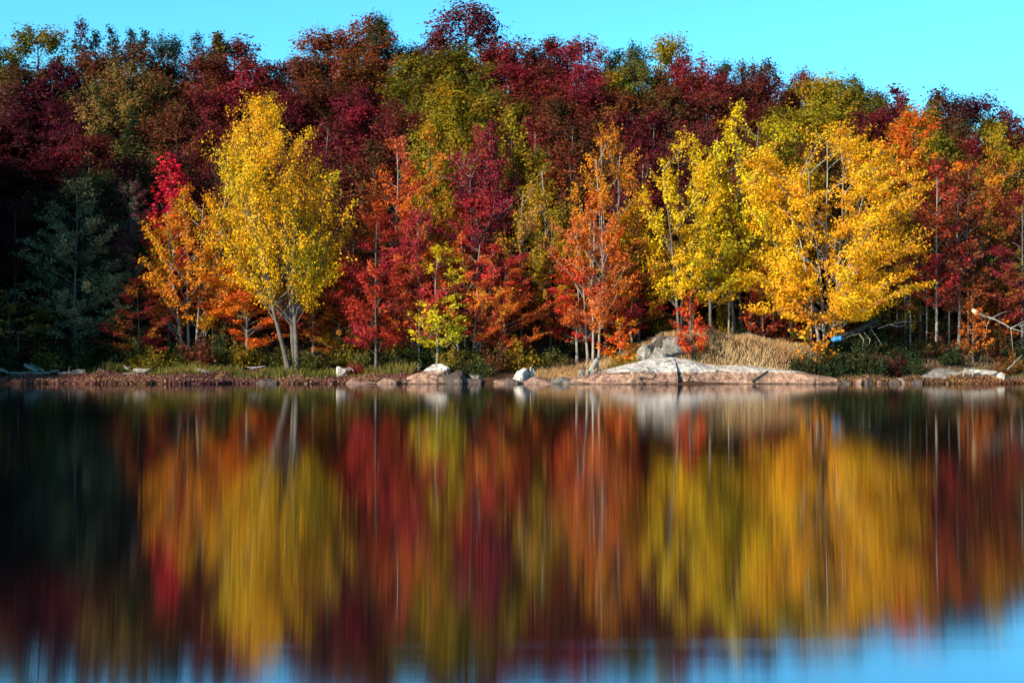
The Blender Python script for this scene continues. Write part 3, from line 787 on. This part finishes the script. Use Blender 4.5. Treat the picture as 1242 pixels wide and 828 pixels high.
for row, Y, lst in HILL:
    for px, top, w, ck, kd in lst:
        cnt += 1
        YY = Y + R.uniform(-2.2, 2.2)
        if kd == 'h': pk = 'hill_%d' % (cnt % 6)
        elif kd == 't': pk = 'hillthin_%d' % (cnt % 3)
        elif kd == 's': pk = 'spire_%d' % (cnt % 3)
        else: pk = 'conifer_1'
        kindword = {'h': 'round tree', 't': 'twiggy tree', 's': 'narrow tree', 'c': 'pointed conifer'}[kd]
        name = 'conifer_tree' if kd == 'c' else 'maple_tree' if ck in ('crimson', 'maroon', 'purple', 'rose', 'rust', 'brown', 'darkred', 'tan') else 'oak_tree'
        wf = 1.55 if kd == 'h' else 1.4 if kd == 't' else 1.1
        o = plant_tree(name, px, YY, top, w * wf, pk, ck, P_ if kd == 't' and cnt % 2 else G_ if kd == 't' else D_, None, 'trees on the wooded hill')
        items.append((o, px, '%s %s %s %s' % (CN[ck], kindword, row, landmark(px))))
# darker low growth that fills the gaps between the shore trunks
k = 0
for px in range(-30, 1300, 38):
    k += 1
    Y = 96.5 + (k % 3) * 1.6
    ck = ['maroon', 'green', 'brown', 'dgreen', 'darkred', 'olive'][(k * 5 + k // 4) % 6]
    if 130 > px: ck = ['dgreen', 'darkred'][k % 2]
    o = plant_tree('young_tree', px + R.uniform(-8, 8), Y, R.uniform(262, 320), 84, 'hill_%d' % (k % 6), ck, G_, None, 'shaded young trees behind the shore trees')
    items.append((o, px, '%s shaded young tree behind the shore %s' % (CN[ck], landmark(px).replace('above ', 'near '))))
# tall trees of the headland left of the view; they keep the left woods in shade
HEAD = [(-36.5, 82.5, 15), (-42.5, 77.5, 17), (-49, 71.5, 17), (-55, 65, 17), (-39, 88, 17), (-46, 83, 19), (-53, 77, 19), (-59, 71, 19), (-42, 95, 16), (-50, 90, 18), (-57, 84, 19), (-64, 78, 19), (-70, 70, 18), (-48, 99, 16), (-56, 94, 18), (-63, 88, 18), (-70, 84, 18), (-76, 78, 17)]
for i, (x, y, h) in enumerate(HEAD):
    z0 = gz(x, y)
    px = x / y * F_PX + 621
    ck = ['maroon', 'dgreen', 'rust', 'green'][i % 4]
    top = HORIZON - (z0 + h - CAM_H) / y * F_PX
    o = plant_tree('headland_tree', px, y, top, 8.5 / y * F_PX, 'hill_%d' % (i % 6), ck, G_, None, 'tall trees on the left headland')
    items.append((o, px, '%s tall tree on the headland beyond the left edge' % CN[ck]))

def finish_labels(items):
    from collections import defaultdict
    by = defaultdict(list)
    for o, px, s in items:
        by[s].append((px, o))
    words = ['leftmost', 'second from left', 'third from left', 'fourth from left', 'fifth from left', 'sixth from left', 'seventh from left', 'eighth from left']
    for s, l in by.items():
        l.sort(key=lambda t: t[0])
        for i, (px, o) in enumerate(l):
            if len(l) == 1: lab = s
            elif len(l) == 2: lab = ('left of two, ' if i == 0 else 'right of two, ') + s
            else: lab = words[min(i, 7)] + ', ' + s
            w = lab.split()
            if len(w) > 16: print('LONG', lab)
            o['label'] = ' '.join(w[:16])
finish_labels(items)

# ------------------------------------------------------------------ shrubs along the bank
SHR = []
rs = random.Random(3)
for px in list(range(-10, 500, 25)) + list(range(505, 690, 24)):
    ck = rs.choice(['green', 'dgreen', 'olive', 'green', 'brown'] if px > 180 else ['dgreen', 'green', 'dgreen'])
    SHR.append((px + rs.uniform(-6, 6), rs.uniform(87.2, 89.4), rs.uniform(1.0, 2.3), rs.uniform(2.0, 3.4), ck))
for px in range(690, 1260, 30):
    ck = rs.choice(['brown', 'olive', 'dgreen', 'rust'])
    SHR.append((px + rs.uniform(-6, 6), rs.uniform(91.3, 93.2), rs.uniform(1.2, 2.4), rs.uniform(2.4, 3.6), ck))
for px in (968, 985, 1004, 1022, 1042, 1062, 1084, 1104):  # dark leaf colours put the broad golden tree's shadow into these bushes
    SHR.append((px, rs.uniform(85.7, 86.4), rs.uniform(1.3, 1.9), rs.uniform(2.2, 2.9), rs.choice(['dgreen', 'dgreen', 'darkred', 'dgreen'])))
for px in range(1015, 1150, 19):
    SHR.append((px, rs.uniform(87.6, 88.6), rs.uniform(.9, 1.5), rs.uniform(2.0, 2.8), rs.choice(['dgreen', 'darkred', 'brown', 'dgreen'])))
SHR += [(768, 86.4, 1.1, 1.8, 'goldolive'), (750, 86.2, .9, 1.5, 'olive'), (560, 86.0, 1.5, 2.2, 'dgreen'), (545, 86.5, 1.7, 2.2, 'olive'), (582, 85.9, 1.2, 2.0, 'green'),
        (430, 86.6, .9, 1.6, 'crimson'), (1225, 87, 1.3, 2.0, 'rust'), (1205, 89.5, 1.6, 2.6, 'brown'), (1236, 89, 1.8, 2.6, 'dgreen')]
items = []
for i, (px, Y, h, w, ck) in enumerate(SHR):
    X = PX(px, Y); z0 = gz(X, Y)
    top = HORIZON - (z0 + h - CAM_H) / Y * F_PX
    o = plant_tree('shrub', px, Y, top, w / Y * F_PX, 'shrub_%d' % (i % 3), ck, D_, None, 'low bushes along the shore', cat='shrub')
    where = ('behind the left driftwood' if px < 130 else 'under the orange and gold tree' if px < 250 else 'left of the forked pale trunks' if px < 345 else 'right of the forked pale trunks' if px < 440
             else 'left of the banded boulder' if px < 500 else 'above the banded boulder' if px < 600 else 'left of the straw grass' if px < 690 else 'behind the straw grass' if px < 780
             else 'behind the grassy knoll' if px < 950 else 'at the foot of the broad golden tree' if px < 1050 else 'right of the broad golden tree' if px < 1120 else 'behind the flat right ledge')
    items.append((o, px, '%s %s bush %s' % ('tall' if h > 1.5 else 'low', CN[ck], where)))
finish_labels(items)

# ------------------------------------------------------------------ grasses and shore brush (uncountable)
def grass(name, n, region, h0, h1, cols, seed, width=0.02, lean=0.35, label=None):
    rs = np.random.RandomState(seed)
    X, Y = region(rs, n)
    n = len(X)
    Zk = ground_z(X, Y)
    keep = (Zk > 0.05) & ((wob(X * 4 + 3, Y * 6) + rs.normal(0, .5, n)) > -.45)
    X = X[keep]; Y = Y[keep]; n = len(X)
    Z = ground_z(X, Y)
    P = np.stack([X, Y, Z - 0.02], -1)
    h = rs.uniform(h0, h1, n) * (0.75 + 0.35 * wob(X * 3, Y * 3))
    az = rs.rand(n) * 6.28
    side = np.stack([np.cos(az), np.sin(az), np.zeros(n)], -1) * width
    tip = np.stack([rs.normal(0, lean, n) * h + .1 * h, rs.normal(0, lean, n) * h, h], -1)
    V = np.stack([P - side, P + side, P + tip + side * .25, P + tip - side * .25], 1)
    me = quads(name, V, rs.rand(n))
    me.materials.append(M_LEAF)
    o = link(name, me)
    for nm, c in zip(('leaf_a', 'leaf_b', 'leaf_c'), cols): o[nm] = list(c)
    tag(o, label, 'grass', kind='stuff')
    return o

def region_px(boxes):
    def f(rs, n):
        X = []; Y = []
        tot = sum((b[1] - b[0]) * (b[3] - b[2]) for b in boxes)
        for (p0, p1, y0, y1) in boxes:
            k = int(n * (p1 - p0) * (y1 - y0) / tot)
            y = rs.uniform(y0, y1, k); px = rs.uniform(p0, p1, k)
            X.append((px - 621) / F_PX * y); Y.append(y)
        return np.concatenate(X), np.concatenate(Y)
    return f

grass('straw_grass', 30000, region_px([(648, 750, 85.2, 88.5), (835, 1000, 85.4, 91), (735, 840, 85.9, 90), (655, 700, 84.9, 86)]), .12, .50,
      ((.62, .42, .20), (.48, .28, .13), (.70, .52, .28)), 1, label='dry straw coloured grass on the rocky knoll and the bank')
grass('marsh_grass', 15000, region_px([(180, 500, 85.4, 87.5), (-60, 180, 86.9, 88)]), .15, .75,
      ((.14, .14, .025), (.28, .22, .05), (.08, .10, .02)), 2, label='yellow green marsh grass behind the shore brush')
grass('shore_grass', 9000, region_px([(1115, 1290, 85.2, 90), (990, 1115, 85, 86)]), .15, .45,
      ((.30, .22, .12), (.22, .14, .10), (.16, .16, .05)), 3, label='brown and lilac low grass by the flat right ledge')

grass('headland_grass', 26000, lambda rs, n: (rs.uniform(-80, -32, n), rs.uniform(56, 100, n)), .2, .7,
      ((.16, .13, .03), (.30, .18, .06), (.16, .05, .03)), 6, width=0.05, label='rough grass covering the headland beyond the left edge')

def brush(name, n, region, h0, h1, cols, seed, label):
    rs = np.random.RandomState(seed)
    X, Y = region(rs, n)
    kp = ground_z(X, Y) > -0.04
    X = X[kp]; Y = Y[kp]; n = len(X)
    Z = np.maximum(ground_z(X, Y), -0.03) 
    h = rs.rand(n) * (h0 + (h1 - h0) * (0.5 + 0.5 * wob(X * 2, Y * 2)))
    P = np.stack([X, Y, Z + h], -1)
    nrm = rs.normal(0, 1, (n, 3)); nrm /= np.linalg.norm(nrm, axis=1, keepdims=True)
    a = np.cross(nrm, rs.normal(0, 1, (n, 3))); a /= np.linalg.norm(a, axis=1, keepdims=True)
    a[:, 2] += 0.5
    b = np.cross(nrm, a); sz = rs.uniform(.05, .12, n)[:, None]
    V = np.stack([P - a * sz * .7, P - b * sz * .4, P + a * sz * .7, P + b * sz * .4], 1)
    me = quads(name, V, rs.rand(n)); me.materials.append(M_LEAF)
    o = link(name, me)
    for nm, c in zip(('leaf_a', 'leaf_b', 'leaf_c'), cols): o[nm] = list(c)
    tag(o, label, 'brush', kind='stuff')
    return o
brush('shore_brush', 46000, region_px([(-80, 330, 83.4, 86.0), (330, 500, 83.8, 85.4)]), .16, .34,
      ((.22, .09, .085), (.30, .16, .09), (.13, .05, .06)), 4, 'reddish brown leafy brush along the left waterline')
brush('waterline_brush', 14000, region_px([(1010, 1300, 83.8, 85.4)]), .1, .25,
      ((.22, .09, .05), (.30, .16, .07), (.12, .07, .04)), 5, 'reddish brown low brush along the right waterline')

# ------------------------------------------------------------------ rocks
def fbm3(P, seed, octs=4):
    rs = np.random.RandomState(seed)
    out = np.zeros(len(P)); amp = 1.0; f = 1.0
    for o_ in range(octs):
        for _ in range(3):
            d = rs.normal(0, 1, 3); d /= np.linalg.norm(d)
            e = rs.normal(0, 1, 3); e /= np.linalg.norm(e)
            out += amp / 3 * np.sin(P @ d * f * 2.1 + rs.rand() * 6.28 + 1.5 * np.sin(P @ e * f * 1.3))
        amp *= .5; f *= 2.1
    return out

def rock(name, px, Y, py_top, wpx, depth, mat, seed, label, group=None, sub=5, cuts=16, cat='rock', rough=0.085, tilt=0.0, z_base=None):
    X = PX(px, Y); z0 = max(gz(X, Y), -0.05) if z_base is None else z_base
    h = PZ(py_top, Y) - z0
    w = wpx / F_PX * Y
    import bmesh
    bm = bmesh.new()
    bmesh.ops.create_icosphere(bm, subdivisions=sub, radius=1.0)
    P = np.array([v.co[:] for v in bm.verts])
    rs = np.random.RandomState(seed)
    for _ in range(cuts):            # planar fractures
        d = rs.normal(0, 1, 3); d[2] = d[2] * .8 + .15; d /= np.linalg.norm(d)
        lim = rs.uniform(.42, .78)
        s = P @ d
        over = s > lim
        P[over] -= np.outer(s[over] - lim, d) * .93
    P += (P / (np.linalg.norm(P, axis=1, keepdims=True) + 1e-6)) * (rough * fbm3(P * 2.2 + seed, seed, 5))[:, None]
    mx = P.max(0); mn = P.min(0)
    P[:, 0] /= (mx[0] - mn[0]) / 2; P[:, 1] /= (mx[1] - mn[1]) / 2; P[:, 2] /= mx[2]
    P[:, 0] *= w / 2; P[:, 1] *= depth / 2; P[:, 2] *= h
    P[:, 2] = np.maximum(P[:, 2], -0.45 * h - .1)
    P[:, 2] += P[:, 0] * tilt
    for v, p in zip(bm.verts, P): v.co = p
    me = bpy.data.meshes.new(name)
    bm.to_mesh(me); bm.free()
    o = link(name, me, mat, loc=(X, Y, z0))
    tag(o, label, cat, group)
    return o

# long banded ledge
def ledge():
    Yf = 83.4
    pxs = np.array([672, 690, 705, 735, 770, 800, 820, 845, 862, 880, 905, 935, 965, 990, 1016, 1022])
    tops = np.array([463, 458, 455, 449, 440, 434, 433, 436, 441, 443, 443.5, 446, 449, 452, 456, 463])
    nu, nv = 380, 64
    x0, x1 = PX(672, Yf), PX(1022, Yf)
    u = np.linspace(0, 1, nu); xx = x0 + (x1 - x0) * u
    px = 621 + xx / Yf * F_PX
    ht = CAM_H + (HORIZON - np.interp(px, pxs, tops)) / F_PX * (Yf + 1.6)
    ht = np.maximum(ht, 0.12)
    s = np.linspace(0, 1, nv)
    V = np.zeros((nv, nu, 3))
    face_h = np.minimum(0.80, ht * .8) + 0.05 * np.sin(xx * 1.3)
    for j, t in enumerate(s):
        if t < .45:                       # front face
            q = t / .45
            z = -0.4 + (face_h + 0.4) * q
            y = Yf + 0.35 * q ** 2 - 0.12 * math.sin(q * 3.1)
            y = np.full(nu, y)
        elif t < .85:                      # crown
            q = (t - .45) / .4
            z = face_h + (ht - face_h) * math.sin(q * math.pi / 2)
            y = np.full(nu, Yf + .35 + q * 2.6)
        else:
            q = (t - .85) / .15
            z = ht * (1 - q) + (-.3) * q
            y = np.full(nu, Yf + 2.95 + q * 1.2)
        V[j, :, 0] = xx; V[j, :, 1] = y; V[j, :, 2] = z
    P = V.reshape(-1, 3)
    # plan offsets of the shoreline
    P[:, 1] += 0.35 * np.sin(P[:, 0] * .5 + 1) + .15 * np.sin(P[:, 0] * 1.7)
    step = P[:, 0] > PX(822, Yf)
    P[:, 1] += np.where(step, .45, 0) * smooth((1.6 - P[:, 2]) * 1.0 + .1) * np.exp(-np.maximum(P[:, 0] - PX(822, Yf), 0) / 3.0)
    # jointed blocks
    rs = np.random.RandomState(8)
    m = 34
    cx = rs.uniform(x0, x1, m); cz = rs.uniform(-.2, 1.2, m)
    D = np.sqrt(((P[:, 0][:, None] + .45 * P[:, 2][:, None]) - cx) ** 2 * .35 + ((P[:, 2][:, None] - cz) * 1.7) ** 2)
    idx = np.argsort(D, axis=1)[:, :2]
    d1 = np.take_along_axis(D, idx[:, :1], 1)[:, 0]; d2 = np.take_along_axis(D, idx[:, 1:2], 1)[:, 0]
    off = rs.uniform(-.12, .16, m)[idx[:, 0]]
    edge = np.clip(1 - (d2 - d1) / .09, 0, 1)
    jj = np.repeat(s, nu)
    fm = np.clip((.52 - jj) / .08, 0, 1)
    P[:, 1] += (off + edge * .07) * fm
    top_m = 1 - fm
    cxx = np.abs(((P[:, 0] * .9 + P[:, 1] * .7 + .3 * np.sin(P[:, 0])) % 1.7) - .85)
    P[:, 2] -= top_m * .07 * np.clip(1 - cxx / .07, 0, 1)
    nrm = fbm3(P * 1.2, 4)
    P[:, 2] += .05 * nrm * (P[:, 2] > .15); P[:, 1] += .06 * fbm3(P * 1.5 + 7, 5)
    i = np.arange(nu - 1)[None, :] + nu * np.arange(nv - 1)[:, None]
    F = np.stack([i, i + 1, i + 1 + nu, i + nu], -1).reshape(-1, 4).tolist()
    F.append([j * nu for j in range(nv)]); F.append([j * nu + nu - 1 for j in reversed(range(nv))])
    F.append([0] + [nu - 1] + [(nv - 1) * nu + nu - 1] + [(nv - 1) * nu])
    me = bpy.data.meshes.new('rock_ledge')
    me.from_pydata(P.tolist(), [], F); me.update()
    o = link('rock_ledge', me, M_LEDGE)
    tag(o, 'long low rock ledge with a bleached white top and pinkish brown waterline', 'rock')
ledge()

rock('boulder', 518, 84.6, 441, 62, 2.6, M_BOULDER, 3, 'large boulder with a white top and pinkish sides at the waterline', cuts=12)
rock('boulder', 553, 84.7, 449, 44, 1.8, M_ROCK_DARK, 7, 'dark rock against the right side of the large banded boulder', cuts=12)
rock('boulder', 575, 84.4, 459, 30, 1.2, M_ROCK_DARK, 8, 'small dark rock ending the shadow right of the banded boulder')
rock('boulder', 490, 84.2, 460, 16, .8, M_ROCK_GREY, 9, 'little grey rock touching the left foot of the banded boulder')
rock('boulder', 578, 85.6, 449, 20, 1.0, M_ROCK_GREY, 10, 'rounded grey rock among the bushes right of the banded boulder')
rock('boulder', 632, 84.6, 446, 22, 1.3, M_ROCK_WHITE, 11, 'white rock with a rounded top left of the straw grass')
rock('boulder', 645, 84.9, 443, 8, .6, M_ROCK_WHITE, 12, 'thin upright white stone beside the rounded white rock', tilt=.5)
rock('boulder', 626, 84.1, 457, 30, 1.1, M_ROCK_DARK, 13, 'dark blocky rock below the rounded white rock')
rock('boulder', 610, 84.0, 460, 26, 1.0, M_ROCK_PINK, 14, 'small pinkish rock left of the dark blocky rock')
rock('boulder', 656, 84.0, 456.5, 54, 1.5, M_ROCK_PINK, 15, 'low pinkish slab right of the dark blocky rock')
rock('boulder', 684, 84.0, 457, 44, 1.3, M_ROCK_GREY, 16, 'low grey slab just left of the long ledge')
rock('boulder', 671, 83.7, 460, 10, .5, M_ROCK_DARK, 17, 'tiny dark rock at the water between the two low slabs')
for i, (px, w, t, s) in enumerate([(704, 9, 447, 'leftmost of the pale stones by the grey stump'), (712, 8, 446.5, 'middle pale stone by the grey stump'), (719, 9, 447, 'pale stone nearest the grey stump'), (727, 10, 449, 'small pale stone right of the grey stump'), (735, 8, 448, 'last small pale stone before the bushes')]):
    rock('stone', px, 84.9, t, w, .45, M_ROCK_GREY, 30 + i, s, 'pale stones by the stump', sub=3)
rock('boulder', 815, 87.5, 407, 56, 2.4, M_ROCK_GREY, 21, 'large grey lichen covered rock on top of the knoll', z_base=1.9)
rock('boulder', 795, 86.9, 408, 22, 1.0, M_ROCK_DARK, 22, 'dark angular rock leaning on the grey knoll rock', tilt=.5, z_base=2.1)
rock('boulder', 786, 86.4, 417, 26, 1.1, M_ROCK_GREY, 23, 'pale broken rock at the left edge of the knoll', z_base=1.4)
rock('boulder', 800, 86.2, 421, 34, 1.3, M_ROCK_GREY, 24, 'grey rock in front of the large knoll rock', z_base=1.2)
rock('boulder', 1146, 86.0, 446, 62, 2.2, M_ROCK_GREY, 25, 'flat grey ledge in shadow left of the bleached roots', sub=4)
rock('boulder', 1188, 86.2, 447, 58, 1.8, M_ROCK_WHITE, 27, 'flat pale ledge in shadow behind the bleached roots')
rock('boulder', 1213, 85.3, 451, 12, .6, M_ROCK_WHITE, 28, 'small pale stone at the right end of the flat ledge')
rock('boulder', 412, 85.9, 444, 13, .7, M_ROCK_WHITE, 29, 'small cream stone in the marsh grass right of the forked trunks')
rock('boulder', 322, 84.1, 459, 26, .9, M_ROCK_DARK, 41, 'low dark rock in the brush below the forked trunks')
rock('boulder', 440, 83.9, 459, 50, 1.0, M_ROCK_PINK, 42, 'low flat pinkish rock at the water left of the banded boulder')
rock('boulder', 472, 83.9, 458, 36, 1.0, M_ROCK_PINK, 43, 'low brown rock next to the banded boulder')
for i, px in enumerate(range(1026, 1112, 14)):
    rock('stone', px, 83.95 + .1 * (i % 2), 459.5 - (i % 3), 15, .7, M_ROCK_PINK if i % 2 else M_ROCK_DARK, 50 + i,
         ['first', 'second', 'third', 'fourth', 'fifth', 'sixth', 'seventh'][i] + ' low stone counting right from the end of the long ledge', 'low stones right of the ledge', sub=3)

# ------------------------------------------------------------------ driftwood, stump and fallen trees
def tube_obj(name, parts, mat, label, cat, group=None, sides=8, child=None):
    """parts: lists of ((px, py, Y), radius)"""
    T = Tubes()
    rs = np.random.RandomState(len(label))
    p0 = parts[0][0][0]
    org = np.array([PX(p0[0], p0[2]), p0[2], PZ(p0[1], p0[2])])
    for part in parts:
        P = np.array([[PX(a[0], a[2]), a[2], PZ(a[1], a[2])] for a, r in part]) - org
        r = np.array([r for a, r in part])
        t = np.linspace(0, 1, max(6, 4 * len(P))); tt = np.linspace(0, 1, len(P))
        Q = np.stack([np.interp(t, tt, P[:, k]) for k in range(3)], -1)
        rr = np.interp(t, tt, r) * rs.uniform(.85, 1.12, len(t))
        Q[1:-1] += rs.normal(0, .015, Q[1:-1].shape)
        T.add(Q, rr, sides)
    o = link(name, T.mesh(name), mat, loc=org)
    tag(o, label, cat, group)
    return o
Yd = 86.3
DG = 'driftwood along the left shore'
DW = [
 ([[((29, 442, Yd), .10), ((38, 446, Yd), .13), ((46, 450, Yd), .10)]], 'short bleached log slanting down, left one of the crossed pair'),
 ([[((36, 441, Yd + .4), .07), ((44, 446, Yd + .4), .11), ((54, 450, Yd + .3), .09)]], 'short bleached log slanting down, right one of the crossed pair'),
 ([[((-10, 449, Yd), .12), ((0, 448, Yd), .14), ((9, 451, Yd), .08)], [((0, 448, Yd), .05), ((-3, 444, Yd), .02)]], 'bleached log cut off by the left edge'),
 ([[((8, 452, Yd), .07), ((30, 452.5, Yd), .08), ((60, 452, Yd), .06)]], 'long flat bleached pole lying under the crossed pair'),
 ([[((60, 451, Yd), .05), ((66, 450, Yd), .07), ((72, 448.5, Yd), .04)], [((64, 450, Yd), .03), ((61, 447, Yd), .015)]], 'small bleached branch right of the crossed pair'),
 ([[((70, 452.5, Yd), .07), ((85, 452, Yd), .09), ((104, 451.5, Yd), .05)], [((83, 452, Yd), .05), ((84, 446, Yd), .035), ((86, 444.5, Yd), .01)]], 'bleached log with one upright stub'),
 ([[((88, 449.5, Yd), .04), ((97, 449, Yd), .06), ((104, 449, Yd), .03)]], 'short white stick behind the log with the upright stub'),
 ([[((117, 451, Yd), .03), ((120, 448, Yd), .05), ((123, 446.5, Yd), .02)]], 'tiny white snag leaning right'),
 ([[((126, 450, Yd), .05), ((132, 452, Yd), .07), ((142, 452.5, Yd), .04)]], 'short bleached stick right of the tiny snag'),
 ([[((150, 443, Yd), .03), ((153, 447, Yd), .06), ((157, 448, Yd), .03)], [((153, 447, Yd), .03), ((159, 444, Yd), .012)], [((154, 446, Yd), .02), ((151, 443, Yd), .01)]], 'forked bleached snag left of the wide bleached stump'),
 ([[((162, 447.5, Yd), .08), ((168, 449.5, Yd), .17), ((175, 450, Yd), .16), ((184, 446, Yd), .03)], [((164, 449, Yd), .06), ((160, 450.5, Yd), .02)], [((176, 449, Yd), .06), ((180, 449.5, Yd), .03)]], 'wide bleached root stump with a raised pointed end'),
 ([[((146, 453, Yd), .05), ((160, 453, Yd), .06), ((175, 453.3, Yd), .04)]], 'low bleached pole under the wide root stump'),
 ([[((233, 449, Yd), .06), ((242, 449, Yd), .13), ((252, 450.5, Yd), .12), ((262, 453, Yd), .06)]], 'thick pale log slanting into the brush'),
 ([[((262, 452, Yd), .05), ((268, 453, Yd), .06), ((274, 454, Yd), .03)]], 'short grey stick right of the thick pale log'),
 ([[((300, 445, Yd + .3), .04), ((310, 446, Yd + .3), .05), ((322, 443.5, Yd + .3), .03)], [((310, 446, Yd + .3), .03), ((303, 448, Yd + .3), .015)]], 'crooked pale branch lying left of the forked trunks'),
 ([[((418, 449, 86), .04), ((424, 446, 86), .05), ((430, 450, 86), .03)], [((422, 450, 86), .03), ((427, 446.5, 86), .015)]], 'bundle of pale twigs right of the small cream stone'),
]
for i, (parts, lab) in enumerate(DW):
    sh = np.array([gz(PX(a[0], a[2]), a[2]) + r * .35 for part in parts for a, r in part[-1:]]).min()
    o = tube_obj('driftwood', parts, M_DRIFT if i not in (12, 13, 14) else M_DRIFT_GREY, lab, 'driftwood', DG, sides=7)

tube_obj('stump', [[((716, 452, 85.2), .20), ((720, 443, 85.3), .17), ((725, 436, 85.4), .13), ((727, 432, 85.4), .06)], [((717, 451, 85.1), .10), ((713, 453, 84.9), .05)], [((725, 440, 85.4), .07), ((726, 450, 85.5), .09)]],
         M_DRIFT_GREY, 'leaning grey weathered stump above the rocks left of the ledge', 'stump')
root = empty('fallen_log', (PX(1016, 86.6), 87.5, PZ(412, 86.6)))
tag(root, 'dark fallen log with broken limbs leaning up to the right of the broad golden tree', 'log')
T = Tubes()
def rel(a, o=(1016, 412, 86.6)):
    return np.array([PX(a[0], a[2]) - PX(o[0], o[2]), a[2] - o[2], PZ(a[1], a[2]) - PZ(o[1], o[2])])
T.add([rel((1014, 412, 86.6)), rel((1030, 406, 86.8)), rel((1046, 400, 87.1)), rel((1066, 390, 87.6)), rel((1073, 387, 87.8))], [.17, .21, .19, .13, .04], 9)
T.add([rel((1058, 395, 87.3)), rel((1064, 397, 87.2)), rel((1072, 391, 87.2))], [.1, .08, .03], 6)
link('log', T.mesh('log'), M_LOG_DARK, root)
T = Tubes()
for l in ([(1026, 412, 86.4), (1036, 407, 86.4), (1048, 404, 86.4)], [(1060, 398, 86.7), (1067, 407, 86.3), (1074, 418, 86.1)], [(1046, 404, 86.5), (1052, 412, 86.1), (1050, 424, 85.9)],
          [(1070, 398, 87.1), (1084, 393, 87.5), (1100, 390, 87.9), (1118, 389, 88.1)], [(1084, 393, 87.5), (1094, 396, 87.5), (1104, 394, 87.6)], [(1052, 402, 86.7), (1060, 412, 86.2), (1058, 420, 86.1)]):
    T.add([rel(a) for a in l], np.linspace(.032, .010, len(l)), 5)
link('branch', T.mesh('branch'), M_DRIFT_GREY, root)
tube_obj('blue_log_end', [[((1010, 411.5, 86.2), .12), ((1011, 411.3, 86.2), .16), ((1018, 410.5, 86.22), .17), ((1020, 410.3, 86.22), .17)]], M_BLUE, 'small bright blue container at the low end of the dark fallen log', 'piece', sides=12)  # blue piece for the log's blue end, its nature unknown

root = empty('broken_branch', (PX(1180, 88.5), 88.5, PZ(377, 88.5)))
tag(root, 'broken pale branch with a bright splintered end reaching in at the right edge', 'branch')
def rl2(a): return rel(a, (1180, 377, 88.5))
T = Tubes()
T.add([rl2((1179, 375.5, 88.5)), rl2((1183, 378, 88.5)), rl2((1190, 381.5, 88.5)), rl2((1198, 385, 88.5))], [.09, .16, .11, .06], 8)
link('splintered_end', T.mesh('splintered_end'), noisy_material('fresh_split_wood', [(0.3, (.6, .42, .22)), (.7, (.8, .66, .42))], 5), root)
T = Tubes()
for l, r0 in (([(1197, 384.5, 88.5), (1206, 387, 88.5), (1216, 392, 88.4), (1226, 398, 88.3), (1246, 404, 88), (1275, 408, 88)], .07), ([(1201, 387, 88.5), (1208, 383, 88.7), (1216, 379, 88.9), (1226, 377, 89.2)], .045),
              ([(1201, 387, 88.5), (1197, 394, 88.2), (1195, 410, 88)], .03), ([(1226, 398, 88.3), (1234, 394, 88.4), (1246, 388, 88.6), (1262, 384, 88.6)], .045), ([(1226, 398, 88.3), (1227, 408, 88.1), (1229, 428, 88)], .03), ([(1236, 396, 88.4), (1243, 393, 88.3), (1256, 395, 88.3)], .03)):
    T.add([rl2(a) for a in l], np.linspace(r0, .015, len(l)), 5)
link('limb', T.mesh('limb'), M_DRIFT, root)
tube_obj('root_snag', [[((1168, 457, 84.8), .05), ((1171, 449, 84.9), .05), ((1175, 447, 85), .06), ((1182, 447, 85), .05), ((1179, 457, 84.8), .03)], [((1172, 448, 85), .03), ((1169, 446, 85), .015)], [((1175, 448, 85), .03), ((1176, 456, 84.8), .02)],
                       [((1182, 447, 85), .03), ((1187, 446, 85.2), .012)]], M_DRIFT, 'bleached curly root standing on the flat right ledge', 'driftwood')
tube_obj('leaning_branch', [[((1222, 448, 86), .05), ((1230, 440, 86.4), .04), ((1240, 430, 87), .02)]], M_DRIFT_GREY, 'thin grey branch leaning by the right edge of the shore', 'branch')
